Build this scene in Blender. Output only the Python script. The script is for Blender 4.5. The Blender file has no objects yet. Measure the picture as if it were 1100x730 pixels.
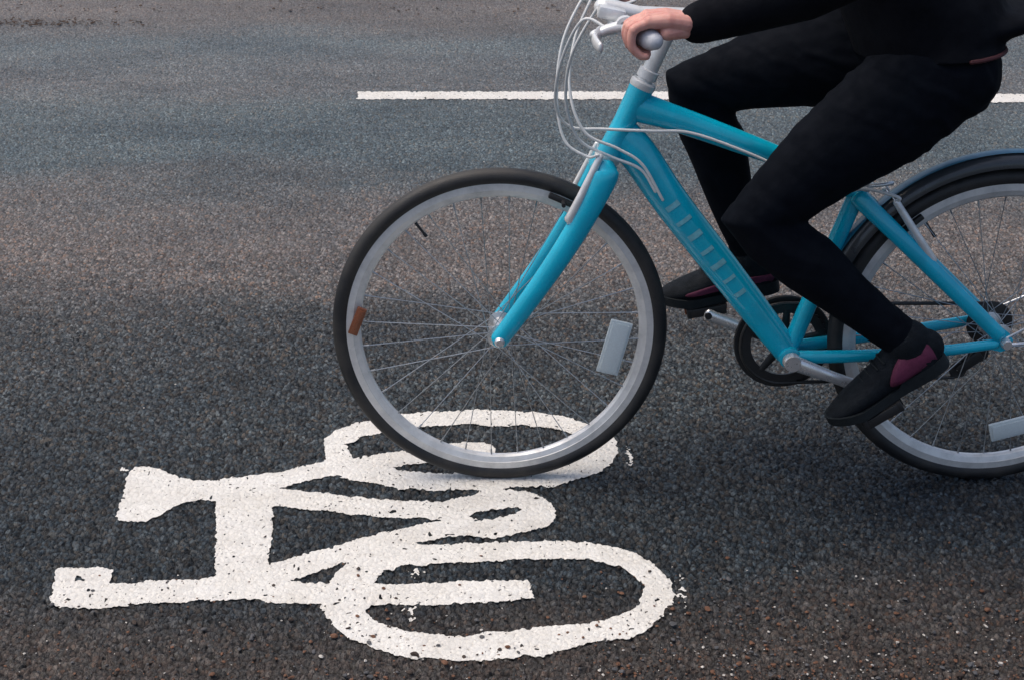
import bpy, bmesh, math, random
import numpy as np
from mathutils import Vector, Matrix
random.seed(7)
np.random.seed(7)
SC = bpy.context.scene
COL = SC.collection
R = math.radians

# ---------------------------------------------------------------- camera
FPX, TH, CH = 1528.0, R(27.0), 1.657           # focal length in photo pixels, pitch, eye height
cam_d = bpy.data.cameras.new('camera')
cam_d.sensor_width = 36.0
cam_d.lens = 36.0 * FPX / 1100.0
cam_d.clip_start, cam_d.clip_end = 0.05, 2000
cam = bpy.data.objects.new('camera', cam_d)
COL.objects.link(cam)
cam.location = (0, 0, CH)
cam.rotation_euler = (R(90) - TH, 0, 0)
SC.camera = cam
CT, ST = math.cos(TH), math.sin(TH)


def ray(px, py):
    u, v = (px - 550.0) / FPX, (py - 365.0) / FPX
    return Vector((u, CT - v * ST, -ST - v * CT))


def ground(px, py):
    d = ray(px, py)
    t = CH / -d.z
    return d.x * t, d.y * t


# the bicycle and its rider share a plane that leans a little away from the kerb
LEAN = R(4.0)
X0, Y0 = ground(537, 512)
ROOT = Matrix.Translation((X0, Y0, 0)) @ Matrix.Rotation(-LEAN, 4, 'X')
INV = ROOT.inverted()


def B(px, py, off=0.0):
    """a photo pixel on the plane at lateral offset off (negative: towards the camera), in the bicycle's own axes"""
    o = INV @ Vector((0, 0, CH))
    d = INV.to_3x3() @ ray(px, py)
    t = (off - o.y) / d.y
    return o + d * t


# ---------------------------------------------------------------- materials
def nmat(name):
    m = bpy.data.materials.new(name)
    m.use_nodes = True
    nt = m.node_tree
    return m, nt, nt.nodes['Principled BSDF']


def N(nt, typ, **kw):
    n = nt.nodes.new(typ)
    for k, v in kw.items():
        setattr(n, k, v)
    return n


def setv(n, **kw):
    for k, v in kw.items():
        n.inputs[k.replace('_', ' ')].default_value = v


def mix(nt, fac, a, b, mode='MIX'):
    n = N(nt, 'ShaderNodeMix', data_type='RGBA', blend_type=mode)
    for sock, v in ((n.inputs[0], fac), (n.inputs[6], a), (n.inputs[7], b)):
        if hasattr(v, 'is_linked'):
            nt.links.new(v, sock)
        elif isinstance(v, (int, float)):
            sock.default_value = v
        else:
            sock.default_value = (*v, 1)
    return n.outputs[2]


def math_(nt, op, a, b=0.0, c=0.0, clamp=False):
    n = N(nt, 'ShaderNodeMath', operation=op, use_clamp=clamp)
    for i, v in enumerate((a, b, c)):
        if hasattr(v, 'is_linked'):
            nt.links.new(v, n.inputs[i])
        else:
            n.inputs[i].default_value = v
    return n.outputs[0]


def ramp(nt, fac, stops, interp='LINEAR'):
    n = N(nt, 'ShaderNodeValToRGB')
    cr = n.color_ramp
    cr.interpolation = interp
    while len(cr.elements) < len(stops):
        cr.elements.new(0.5)
    for e, (p, c) in zip(cr.elements, stops):
        e.position = p
        e.color = (c, c, c, 1) if isinstance(c, (int, float)) else (*c, 1)
    nt.links.new(fac, n.inputs[0])
    return n.outputs[0]


def maprange(nt, v, a, b, c, d):
    n = N(nt, 'ShaderNodeMapRange')
    nt.links.new(v, n.inputs[0])
    for i, x in enumerate((a, b, c, d)):
        n.inputs[i + 1].default_value = x
    return n.outputs[0]


def worn(name, col, rough=0.4, metal=0.0, var=0.25, scale=30, bump=0.0, bscale=300, coat=0.0, dirt=None, spec=0.5):
    """a plain surface with uneven gloss, slight grime and an optional fine bump"""
    m, nt, p = nmat(name)
    tc = N(nt, 'ShaderNodeTexCoord')
    no = N(nt, 'ShaderNodeTexNoise')
    setv(no, Scale=scale, Detail=6.0, Roughness=0.65)
    nt.links.new(tc.outputs['Object'], no.inputs['Vector'])
    f = no.outputs['Fac']
    dcol = dirt or tuple(c * (1 - var) for c in col)
    c = mix(nt, maprange(nt, f, 0.42, 0.75, 0, 1), col, dcol)
    nt.links.new(c, p.inputs['Base Color'])
    nt.links.new(maprange(nt, f, 0.3, 0.7, max(rough - 0.1, 0.02), min(rough + 0.14, 1)), p.inputs['Roughness'])
    p.inputs['Metallic'].default_value = metal
    p.inputs['Coat Weight'].default_value = coat
    p.inputs['Specular IOR Level'].default_value = spec
    if bump:
        n2 = N(nt, 'ShaderNodeTexNoise')
        setv(n2, Scale=bscale, Detail=4.0)
        nt.links.new(tc.outputs['Object'], n2.inputs['Vector'])
        b = N(nt, 'ShaderNodeBump')
        setv(b, Strength=bump, Distance=0.004)
        nt.links.new(n2.outputs['Fac'], b.inputs['Height'])
        nt.links.new(b.outputs['Normal'], p.inputs['Normal'])
    return m


def road_height(nt, amp):
    """height of the chippings, in metres, the same field for the asphalt and for the paint that lies on it"""
    tc = N(nt, 'ShaderNodeTexCoord')
    P = tc.outputs['Object']
    nw = N(nt, 'ShaderNodeTexNoise')
    setv(nw, Scale=60.0, Detail=3.0)
    nt.links.new(P, nw.inputs['Vector'])
    off = N(nt, 'ShaderNodeVectorMath', operation='MULTIPLY_ADD')
    nt.links.new(nw.outputs['Color'], off.inputs[0])
    off.inputs[1].default_value = (0.010, 0.010, 0)
    nt.links.new(P, off.inputs[2])
    v1 = N(nt, 'ShaderNodeTexVoronoi', voronoi_dimensions='2D')
    setv(v1, Scale=116.0)
    nt.links.new(off.outputs[0], v1.inputs['Vector'])
    v2 = N(nt, 'ShaderNodeTexVoronoi', voronoi_dimensions='2D')
    setv(v2, Scale=290.0)
    nt.links.new(off.outputs[0], v2.inputs['Vector'])
    sx = N(nt, 'ShaderNodeSeparateColor')
    nt.links.new(v1.outputs['Color'], sx.inputs[0])
    dome = math_(nt, 'SUBTRACT', 1.0, math_(nt, 'POWER', v1.outputs['Distance'], 1.6))
    tall = math_(nt, 'MULTIPLY', dome, maprange(nt, sx.outputs['Red'], 0, 1, 0.25, 1.0))
    fine = math_(nt, 'SUBTRACT', 1.0, v2.outputs['Distance'])
    h = math_(nt, 'MULTIPLY_ADD', fine, 0.22, tall)
    lo = N(nt, 'ShaderNodeTexNoise')
    setv(lo, Scale=14.0, Detail=3.0)
    nt.links.new(P, lo.inputs['Vector'])
    h = math_(nt, 'MULTIPLY_ADD', lo.outputs['Fac'], 0.5, h)
    rel = N(nt, 'ShaderNodeVectorMath', operation='SUBTRACT')
    nt.links.new(off.outputs[0], rel.inputs[0])
    nt.links.new(v1.outputs['Position'], rel.inputs[1])
    rnd = N(nt, 'ShaderNodeVectorMath', operation='SUBTRACT')
    nt.links.new(v1.outputs['Color'], rnd.inputs[0])
    rnd.inputs[1].default_value = (0.5, 0.5, 0.5)
    dot = N(nt, 'ShaderNodeVectorMath', operation='DOT_PRODUCT')
    nt.links.new(rel.outputs[0], dot.inputs[0])
    nt.links.new(rnd.outputs[0], dot.inputs[1])
    h = math_(nt, 'MULTIPLY_ADD', dot.outputs['Value'], 125.0, h)
    h = math_(nt, 'SUBTRACT', h, 0.9)
    disp = N(nt, 'ShaderNodeDisplacement')
    disp.inputs['Midlevel'].default_value = 0.0
    disp.inputs['Scale'].default_value = amp
    nt.links.new(h, disp.inputs['Height'])
    nt.links.new(disp.outputs[0], nt.nodes['Material Output'].inputs['Displacement'])
    return P, v1, v2, sx, h


def asphalt():
    m, nt, p = nmat('asphalt')
    m.displacement_method = 'BOTH'
    P, v1, v2, sx, h = road_height(nt, 0.0078)
    # colour of the single chipping
    chip = ramp(nt, sx.outputs['Green'], [
        (0.0, (0.012, 0.016, 0.020)), (0.17, (0.026, 0.034, 0.040)), (0.33, (0.056, 0.068, 0.077)), (0.47, (0.034, 0.041, 0.047)),
        (0.60, (0.034, 0.026, 0.023)), (0.71, (0.074, 0.069, 0.067)), (0.85, (0.105, 0.112, 0.118)), (0.955, (0.098, 0.070, 0.054)),
        (0.9988, (0.30, 0.285, 0.265))], 'CONSTANT')
    s2 = N(nt, 'ShaderNodeSeparateColor')
    nt.links.new(v2.outputs['Color'], s2.inputs[0])
    chip = mix(nt, 0.85, chip, ramp(nt, s2.outputs['Red'], [(0, (0.5, 0.52, 0.56)), (0.7, (1.0, 0.98, 0.96)), (1, (1.7, 1.6, 1.5))]), 'MULTIPLY')
    binder = maprange(nt, v1.outputs['Distance'], 0.35, 0.75, 0, 1)
    chip = mix(nt, math_(nt, 'MULTIPLY', binder, 0.92), chip, (0.010, 0.0115, 0.014))
    # wear and dust in bands along the carriageway (polished wheel tracks, dusty strips between them); near tints also darkened to paint in shadow and vignette
    sp = N(nt, 'ShaderNodeSeparateXYZ')
    nt.links.new(P, sp.inputs[0])
    mp = N(nt, 'ShaderNodeMapping')
    mp.inputs['Scale'].default_value = (0.35, 1.0, 1.0)
    nt.links.new(P, mp.inputs[0])
    wob = N(nt, 'ShaderNodeTexNoise')
    setv(wob, Scale=1.7, Detail=5.0, Roughness=0.6)
    nt.links.new(mp.outputs[0], wob.inputs['Vector'])
    y = math_(nt, 'ADD', sp.outputs['Y'], maprange(nt, wob.outputs['Fac'], 0.2, 0.8, -0.32, 0.32))
    t = maprange(nt, y, 1.5, 7.5, 0, 1)

    def pos(d):
        return (d - 1.5) / 6.0
    even = ramp(nt, t, [(pos(2.4), 0.0), (pos(3.0), 0.0), (pos(3.8), 0.32), (pos(4.5), 0.52), (pos(6.5), 0.62)])
    chip = mix(nt, even, chip, (0.040, 0.0415, 0.0435))
    tint = ramp(nt, t, [(pos(1.6), (0.72, 0.54, 0.44)), (pos(2.05), (0.68, 0.56, 0.49)), (pos(2.28), (0.43, 0.56, 0.65)),
                        (pos(2.6), (0.42, 0.56, 0.66)), (pos(2.95), (0.76, 0.92, 1.0)), (pos(3.35), (1.20, 1.27, 1.30)),
                        (pos(3.85), (3.15, 2.75, 2.55)), (pos(4.15), (3.0, 2.75, 2.62)), (pos(4.55), (1.85, 2.38, 2.58)), (pos(5.1), (2.05, 2.6, 2.78)),
                        (pos(5.55), (3.3, 3.4, 3.4)), (pos(6.05), (2.5, 3.1, 3.3)), (pos(6.5), (3.5, 3.3, 3.15)), (pos(7.1), (3.9, 3.5, 3.3))])
    col = mix(nt, 1.0, chip, tint, 'MULTIPLY')
    pn = N(nt, 'ShaderNodeTexNoise')
    setv(pn, Scale=2.6, Detail=8.0, Roughness=0.68)
    nt.links.new(mp.outputs[0], pn.inputs['Vector'])
    col = mix(nt, 1.0, col, ramp(nt, pn.outputs['Fac'], [(0.32, (0.62, 0.66, 0.70)), (0.5, (1.0, 1.0, 1.0)), (0.68, (1.34, 1.28, 1.22))]), 'MULTIPLY')
    # dust lying between the chippings of the strips that traffic does not sweep
    dn = N(nt, 'ShaderNodeTexNoise')
    setv(dn, Scale=5.0, Detail=6.0, Roughness=0.7)
    nt.links.new(P, dn.inputs['Vector'])
    dustband = ramp(nt, t, [(pos(2.0), 0.22), (pos(2.3), 0.0), (pos(3.2), 0.05), (pos(3.9), 0.40), (pos(4.3), 0.25), (pos(4.7), 0.04), (pos(5.3), 0.15), (pos(6.2), 0.2), (pos(6.5), 0.5)])
    dust = math_(nt, 'MULTIPLY', dustband, maprange(nt, dn.outputs['Fac'], 0.3, 0.7, 0.2, 1.0), clamp=True)
    col = mix(nt, dust, col, (0.150, 0.130, 0.118))
    # rusty brown dirt along the far gutter and at the near edge
    rn = N(nt, 'ShaderNodeTexNoise')
    setv(rn, Scale=38.0, Detail=4.0, Roughness=0.7)
    nt.links.new(mp.outputs[0], rn.inputs['Vector'])
    rustband = ramp(nt, t, [(pos(1.5), 0.55), (pos(2.05), 0.35), (pos(2.2), 0.0), (pos(6.25), 0.0), (pos(6.45), 0.35), (pos(6.6), 0.15), (pos(7.4), 0.1)])
    rust = math_(nt, 'MULTIPLY', rustband, maprange(nt, rn.outputs['Fac'], 0.52, 0.66, 0, 1))
    col = mix(nt, rust, col, (0.058, 0.036, 0.026))
    nt.links.new(col, p.inputs['Base Color'])
    nt.links.new(maprange(nt, sx.outputs['Blue'], 0, 1, 0.45, 0.85), p.inputs['Roughness'])
    p.inputs['Specular IOR Level'].default_value = 0.42
    return m


def road_paint(name, col, amp=0.0026):
    m, nt, p = nmat(name)
    m.displacement_method = 'BOTH'
    P, v1, v2, sx, h = road_height(nt, amp)
    no = N(nt, 'ShaderNodeTexNoise')
    setv(no, Scale=9.0, Detail=7.0, Roughness=0.7)
    nt.links.new(P, no.inputs['Vector'])
    c = mix(nt, maprange(nt, no.outputs['Fac'], 0.35, 0.72, 0, 1), col, tuple(x * y for x, y in zip(col, (0.84, 0.82, 0.79))))
    n3 = N(nt, 'ShaderNodeTexNoise')
    setv(n3, Scale=150.0, Detail=5.0, Roughness=0.7)
    nt.links.new(P, n3.inputs['Vector'])
    c = mix(nt, math_(nt, 'MULTIPLY', maprange(nt, n3.outputs['Fac'], 0.58, 0.72, 0, 1), 0.55), c, (0.42, 0.38, 0.35))
    mq = N(nt, 'ShaderNodeMapping')
    mq.inputs['Scale'].default_value = (2.2, 11.0, 1.0)
    nt.links.new(P, mq.inputs[0])
    n4 = N(nt, 'ShaderNodeTexNoise')
    setv(n4, Scale=1.6, Detail=7.0, Roughness=0.68)
    nt.links.new(mq.outputs[0], n4.inputs['Vector'])
    c = mix(nt, math_(nt, 'MULTIPLY', maprange(nt, n4.outputs['Fac'], 0.50, 0.70, 0, 1), 0.45), c, (0.50, 0.475, 0.44))
    # grime stays in the gaps between the chippings
    c = mix(nt, math_(nt, 'MULTIPLY', maprange(nt, v1.outputs['Distance'], 0.5, 0.85, 0, 1), 0.22), c, (0.40, 0.37, 0.34))
    nt.links.new(c, p.inputs['Base Color'])
    p.inputs['Roughness'].default_value = 0.62
    p.inputs['Specular IOR Level'].default_value = 0.3
    return m


M = {}
M['asphalt'] = asphalt()
M['paint'] = road_paint('road_paint_white', (0.73, 0.715, 0.675))
M['teal'] = worn('teal_frame_paint', (0.001, 0.47, 0.67), 0.26, var=0.22, scale=14, coat=0.6, spec=0.45)
M['rubber'] = worn('tyre_rubber', (0.010, 0.011, 0.013), 0.55, var=0.3, scale=14, bump=0.2, bscale=500, dirt=(0.040, 0.037, 0.034))
M['rim'] = worn('brushed_rim', (0.74, 0.74, 0.73), 0.40, metal=0.35, var=0.3, scale=25)
M['steel'] = worn('polished_steel', (0.74, 0.75, 0.76), 0.28, metal=0.7, var=0.2, scale=40)
M['spoke'] = worn('dull_spoke_steel', (0.42, 0.44, 0.46), 0.38, metal=0.8, var=0.3, scale=40)
M['alloy'] = worn('bright_alloy', (0.78, 0.79, 0.79), 0.36, metal=0.35, var=0.25, scale=40)
M['black'] = worn('black_plastic', (0.014, 0.015, 0.017), 0.45, var=0.3, scale=60, bump=0.1)
M['chain'] = worn('oily_chain_steel', (0.05, 0.05, 0.05), 0.4, metal=0.6, var=0.4, scale=200)
M['cable'] = worn('grey_white_cable_housing', (0.70, 0.72, 0.72), 0.4, var=0.15, scale=60)
M['grip'] = worn('pale_grey_grip_rubber', (0.55, 0.57, 0.62), 0.6, var=0.2, scale=60, bump=0.2)
M['guard'] = worn('dark_grey_mudguard', (0.045, 0.050, 0.055), 0.3, var=0.3, scale=20, coat=0.3)
M['guardblue'] = worn('blue_mudguard_edge', (0.035, 0.20, 0.30), 0.32, var=0.2, scale=20, coat=0.3)
M['decal'] = worn('pale_decal', (0.20, 0.57, 0.67), 0.4, var=0.3, scale=90)
M['reflector'] = worn('clear_reflector_plastic', (0.66, 0.74, 0.76), 0.22, var=0.2, scale=300, bump=0.5, bscale=900)
M['amber'] = worn('amber_reflector_plastic', (0.24, 0.075, 0.030), 0.3, var=0.2, scale=300, bump=0.4, bscale=900)
M['skin'] = worn('skin', (0.66, 0.34, 0.28), 0.5, var=0.22, scale=40, bump=0.08, bscale=500, dirt=(0.56, 0.22, 0.19))
M['skin'].node_tree.nodes['Principled BSDF'].inputs['Subsurface Weight'].default_value = 0.15
M['skin'].node_tree.nodes['Principled BSDF'].inputs['Subsurface Radius'].default_value = (0.012, 0.004, 0.002)
M['leggings'] = worn('black_leggings_cloth', (0.0026, 0.0042, 0.0080), 0.85, var=0.35, scale=22, bump=0.3, bscale=55, spec=0.10)
M['jacket'] = worn('black_jacket_cloth', (0.0026, 0.0036, 0.0066), 0.85, var=0.35, scale=18, bump=0.45, bscale=38, spec=0.12)
M['maroon'] = worn('maroon_hem', (0.055, 0.008, 0.012), 0.7, var=0.3, scale=40)
M['shoe'] = worn('dark_trainer_mesh', (0.005, 0.008, 0.012), 0.75, var=0.4, scale=70, bump=0.4, bscale=420, spec=0.2)
M['pink'] = worn('dark_pink_shoe_panel', (0.105, 0.010, 0.045), 0.7, var=0.35, scale=50, bump=0.2)
M['sole'] = worn('charcoal_shoe_sole', (0.008, 0.012, 0.015), 0.7, var=0.3, scale=70, spec=0.25)
M['hair'] = worn('dark_brown_hair', (0.020, 0.012, 0.008), 0.5, var=0.5, scale=60, bump=0.5, bscale=120)
M['stone1'] = worn('rusty_stone', (0.15, 0.068, 0.036), 0.75, var=0.5, scale=90, bump=0.4)
M['stone2'] = worn('pale_stone', (0.50, 0.47, 0.43), 0.7, var=0.3, scale=90, bump=0.3)
M['stone3'] = worn('grey_stone', (0.085, 0.085, 0.09), 0.75, var=0.4, scale=90, bump=0.4)
M['stone4'] = worn('dark_brown_stone', (0.050, 0.034, 0.026), 0.8, var=0.4, scale=90, bump=0.4)
M['leaf'] = worn('rotten_leaf', (0.055, 0.030, 0.018), 0.8, var=0.5, scale=60)

# ---------------------------------------------------------------- mesh helpers


def link(name, me, parent=None, mats=()):
    o = bpy.data.objects.new(name, me)
    COL.objects.link(o)
    for m in mats:
        me.materials.append(m)
    if parent is not None:
        o.parent = parent
    return o


def build(name, bm, mat, parent=None, smooth=True, sharp=R(38)):
    me = bpy.data.meshes.new(name)
    bmesh.ops.recalc_face_normals(bm, faces=bm.faces)
    if smooth:
        for e in bm.edges:
            if len(e.link_faces) == 2 and e.calc_face_angle(0) > sharp:
                e.smooth = False
        for f in bm.faces:
            f.smooth = True
    bm.to_mesh(me)
    bm.free()
    mats = mat if isinstance(mat, (list, tuple)) else [mat]
    return link(name, me, parent, mats)


def spline(pts, n=8):
    """Catmull-Rom through pts (any dimension)"""
    P = [np.array(p, float) for p in pts]
    P = [2 * P[0] - P[1]] + P + [2 * P[-1] - P[-2]]
    out = []
    for i in range(1, len(P) - 2):
        for k in range(n):
            t = k / n
            a, b, c, d = P[i - 1:i + 3]
            out.append(0.5 * (2 * b + (c - a) * t + (2 * a - 5 * b + 4 * c - d) * t * t + (3 * b - a - 3 * c + d) * t ** 3))
    out.append(P[-2])
    return out


def sweep(bm, pts, ra, rb=None, seg=16, ref=None, cap='flat', mi=0):
    """tube along pts; ra the half width along ref (or any side), rb the other half width"""
    pts = [Vector(p) for p in pts]
    n = len(pts)
    ra = [ra] * n if isinstance(ra, (int, float)) else list(ra)
    rb = ra if rb is None else ([rb] * n if isinstance(rb, (int, float)) else list(rb))
    tang = []
    for i in range(n):
        a, b = pts[max(i - 1, 0)], pts[min(i + 1, n - 1)]
        tang.append((b - a).normalized())
    if ref is None:
        s = Vector((0, 1, 0)) if abs(tang[0].y) < 0.9 else Vector((0, 0, 1))
    else:
        s = Vector(ref)
    rings = []
    seq = []
    if cap == 'round':
        for k in (4, 3, 2, 1):
            a = k * math.pi / 2 / 4.3
            seq.append((pts[0] - tang[0] * math.sin(a) * min(ra[0], rb[0]), tang[0], ra[0] * math.cos(a), rb[0] * math.cos(a)))
    for i in range(n):
        seq.append((pts[i], tang[i], ra[i], rb[i]))
    if cap == 'round':
        for k in (1, 2, 3, 4):
            a = k * math.pi / 2 / 4.3
            seq.append((pts[-1] + tang[-1] * math.sin(a) * min(ra[-1], rb[-1]), tang[-1], ra[-1] * math.cos(a), rb[-1] * math.cos(a)))
    for c, t, A, Bv in seq:
        src = Vector(ref) if ref is not None else s
        L = src - t * src.dot(t)
        if L.length < 1e-5:
            L = t.orthogonal()
        L.normalize()
        s = L
        Nn = t.cross(L)
        rings.append([bm.verts.new(c + L * (A * math.cos(2 * math.pi * k / seg)) + Nn * (Bv * math.sin(2 * math.pi * k / seg))) for k in range(seg)])
    for r0, r1 in zip(rings, rings[1:]):
        for k in range(seg):
            f = bm.faces.new((r0[k], r0[(k + 1) % seg], r1[(k + 1) % seg], r1[k]))
            f.material_index = mi
    bm.faces.new(rings[0]).material_index = mi
    bm.faces.new(rings[-1][::-1]).material_index = mi


def lathe(bm, prof, centre, axis=(0, 1, 0), seg=96, closed=False, a0=0.0, a1=2 * math.pi, mi=0):
    """prof: (radius, along axis) pairs turned round axis at centre"""
    ax = Vector(axis).normalized()
    u = Vector((1, 0, 0)) if abs(ax.x) < 0.9 else Vector((0, 0, 1))
    u = (u - ax * u.dot(ax)).normalized()
    w = ax.cross(u)
    full = abs(a1 - a0 - 2 * math.pi) < 1e-6
    cnt = seg if full else seg + 1
    c = Vector(centre)
    rings = []
    for k in range(cnt):
        a = a0 + (a1 - a0) * k / seg
        e = u * math.cos(a) + w * math.sin(a)
        rings.append([bm.verts.new(c + e * r + ax * h) for r, h in prof])
    m = len(prof)
    for k in range(seg):
        r0, r1 = rings[k], rings[(k + 1) % cnt]
        for j in range(m if closed else m - 1):
            f = bm.faces.new((r0[j], r0[(j + 1) % m], r1[(j + 1) % m], r1[j]))
            f.material_index = mi
    if not full and closed:
        bm.faces.new(rings[0])
        bm.faces.new(rings[-1][::-1])


def box(bm, c, size, rot=None, bev=0.0, mi=0):
    b2 = bmesh.new()
    bmesh.ops.create_cube(b2, size=1.0)
    for v in b2.verts:
        v.co = Vector((v.co.x * size[0], v.co.y * size[1], v.co.z * size[2]))
    if bev:
        bmesh.ops.bevel(b2, geom=list(b2.edges), offset=bev, segments=2, affect='EDGES', profile=0.6)
    mt = Matrix.Translation(Vector(c)) @ (rot.to_4x4() if rot is not None else Matrix.Identity(4))
    vm = {v: bm.verts.new(mt @ v.co) for v in b2.verts}
    for f in b2.faces:
        bm.faces.new([vm[v] for v in f.verts]).material_index = mi
    b2.free()


def yrot(a):
    return Matrix.Rotation(a, 3, 'Y')


def remeshed(bm, voxel, smooth=6, fac=0.5):
    """one continuous skin round everything in bm"""
    me = bpy.data.meshes.new('temporary')
    bmesh.ops.recalc_face_normals(bm, faces=bm.faces)
    bm.to_mesh(me)
    bm.free()
    o = bpy.data.objects.new('temporary', me)
    COL.objects.link(o)
    r = o.modifiers.new('r', 'REMESH')
    r.mode = 'VOXEL'
    r.voxel_size = voxel
    s = o.modifiers.new('s', 'SMOOTH')
    s.iterations = smooth
    s.factor = fac
    dg = bpy.context.evaluated_depsgraph_get()
    me2 = bpy.data.meshes.new_from_object(o.evaluated_get(dg))
    bpy.data.objects.remove(o)
    bpy.data.meshes.remove(me)
    for p in me2.polygons:
        p.use_smooth = True
    return me2


def empty(name, mat, parent=None):
    o = bpy.data.objects.new(name, None)
    COL.objects.link(o)
    o.empty_display_size = 0.1
    o.matrix_world = mat
    if parent:
        o.parent = parent
    return o


def tag(o, label=None, cat=None, kind=None, group=None):
    if label:
        o['label'] = label
    if cat:
        o['category'] = cat
    if kind:
        o['kind'] = kind
    if group:
        o['group'] = group
    return o


def mesh_np(name, verts, faces, mat, smooth=True):
    me = bpy.data.meshes.new(name)
    verts = np.asarray(verts, np.float32)
    me.vertices.add(len(verts))
    me.vertices.foreach_set('co', verts.ravel())
    if isinstance(faces, np.ndarray):
        nf, w = faces.shape
        me.loops.add(nf * w)
        me.loops.foreach_set('vertex_index', faces.astype(np.int32).ravel())
        me.polygons.add(nf)
        me.polygons.foreach_set('loop_start', np.arange(nf, dtype=np.int32) * w)
    else:
        lens = np.array([len(f) for f in faces], np.int32)
        me.loops.add(int(lens.sum()))
        me.loops.foreach_set('vertex_index', np.concatenate([np.asarray(f, np.int32) for f in faces]))
        me.polygons.add(len(faces))
        me.polygons.foreach_set('loop_start', np.concatenate([[0], np.cumsum(lens)[:-1]]).astype(np.int32))
    me.polygons.foreach_set('use_smooth', np.full(len(me.polygons), smooth))
    me.update(calc_edges=True)
    me.validate()
    return link(name, me, None, [mat])


def vnoise(x, y, scale, seed):
    """smooth value noise in 0..1"""
    rs = np.random.RandomState(seed)
    T = rs.rand(256, 256)
    X, Y = x * scale + 1000.0, y * scale + 1000.0
    xi, yi = np.floor(X).astype(int), np.floor(Y).astype(int)
    fx, fy = X - xi, Y - yi
    fx, fy = fx * fx * (3 - 2 * fx), fy * fy * (3 - 2 * fy)
    g = lambda a, b: T[a % 256, b % 256]
    return (g(xi, yi) * (1 - fx) + g(xi + 1, yi) * fx) * (1 - fy) + (g(xi, yi + 1) * (1 - fx) + g(xi + 1, yi + 1) * fx) * fy


# ---------------------------------------------------------------- the road, one sheet to the horizon
def make_road():
    ys, d = [], 1.62
    while d < 8.2:
        ys.append(d)
        d += 0.0021 * (0.62 + 0.17 * d * d / 2.0)
    front = np.array(ys)
    far = 8.2 * np.power(1000 / 8.2, np.linspace(0.02, 1, 40))
    near = np.concatenate([[-900, -300, -100, -40, -15, -6, -3, -1], np.linspace(-0.5, 1.55, 50)])
    Y = np.concatenate([near, front, far])
    u = np.linspace(-0.50, 0.50, 950)
    side = 0.5 + np.power(np.linspace(0, 1, 36), 2.2)[1:] * 1.2
    side = np.concatenate([side, [2.5, 5, 12, 40, 150]])
    U = np.concatenate([-side[::-1], u, side])
    spread = np.clip(Y, 1.4, 60) * 0.98 + 0.35
    X = U[None, :] * spread[:, None]
    V = np.zeros((len(Y), len(U), 3), np.float32)
    V[..., 0] = X
    V[..., 1] = Y[:, None]
    nr, nc = V.shape[:2]
    i = np.arange(nr * nc).reshape(nr, nc)
    F = np.stack([i[:-1, :-1], i[:-1, 1:], i[1:, 1:], i[1:, :-1]], -1).reshape(-1, 4)
    o = mesh_np('road', V.reshape(-1, 3), F, M['asphalt'])
    tag(o, 'dark worn asphalt carriageway with lighter dusty bands and blue grey wheel tracks', 'road', 'structure')


make_road()

# ---------------------------------------------------------------- painted markings
OUT = [(139, 508.5), (146, 502), (158, 502), (176, 506), (193, 513), (208, 516), (227, 517), (255.6, 512.5), (275, 510.5), (297, 507), (316, 503), (335, 499), (349, 496), (350, 484),
       (347, 476), (350.5, 470), (359, 463.5), (370.7, 459), (384, 454), (399.4, 451.5), (416.7, 446), (436, 445), (455, 443), (474, 442), (493, 441.5), (509, 440), (524, 440.5), (540, 441),
       (557.5, 442), (577, 443.4), (596, 446), (607, 447.6), (619, 451), (630, 454.5), (642, 460), (653, 465.5), (661, 472), (664, 485.6), (658, 495), (655, 500), (642, 508.6), (623, 514), (603.5, 520), (592, 524),
       (583, 522.5), (560, 523.2), (541, 525.5), (552, 527.6), (563, 528), (577, 531), (584, 535.5), (592, 541), (598, 549), (596, 558.5), (588, 566), (580, 568), (568.5, 571), (553, 574), (540, 577), (530, 580),
       (516, 577.5), (509, 575), (493.5, 575.4), (480, 577), (463, 581), (441, 584.6), (460, 585), (493, 584), (516, 583), (540, 582), (562, 582), (584, 581), (606, 582), (628, 582), (650, 586), (665, 588.5), (682.5, 595), (698, 603), (711, 615), (721, 626), (723, 637), (723, 648), (716, 654), (713, 661), (700, 673), (689, 680.6),
       (671.6, 687), (654, 688), (632, 691.6), (612, 698), (597, 700), (584, 706), (562, 705), (540, 708), (522, 709), (507, 710), (489, 710), (472, 708), (456, 707), (439, 707), (421, 702.5), (404, 697), (384, 689), (371, 684), (362, 676), (353, 665),
       (346.6, 656.5), (345, 649), (330, 649.5), (302, 649), (283, 647), (275, 643), (247, 645), (213, 645), (188, 648), (163, 648), (146, 649), (134, 651.5), (114, 653), (89, 654), (62, 653), (54, 645), (57, 628), (59, 614.5), (62, 610), (84, 611), (107, 610),
       (122.6, 612.5), (117, 627), (139, 627), (163, 624), (188, 623), (213, 622), (231, 620), (232, 580), (231.5, 538.5), (210, 537), (195, 541), (183, 547), (171, 554.6), (156, 560), (139, 561), (125, 558.5), (128, 547), (132, 533), (135, 517)]
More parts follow.
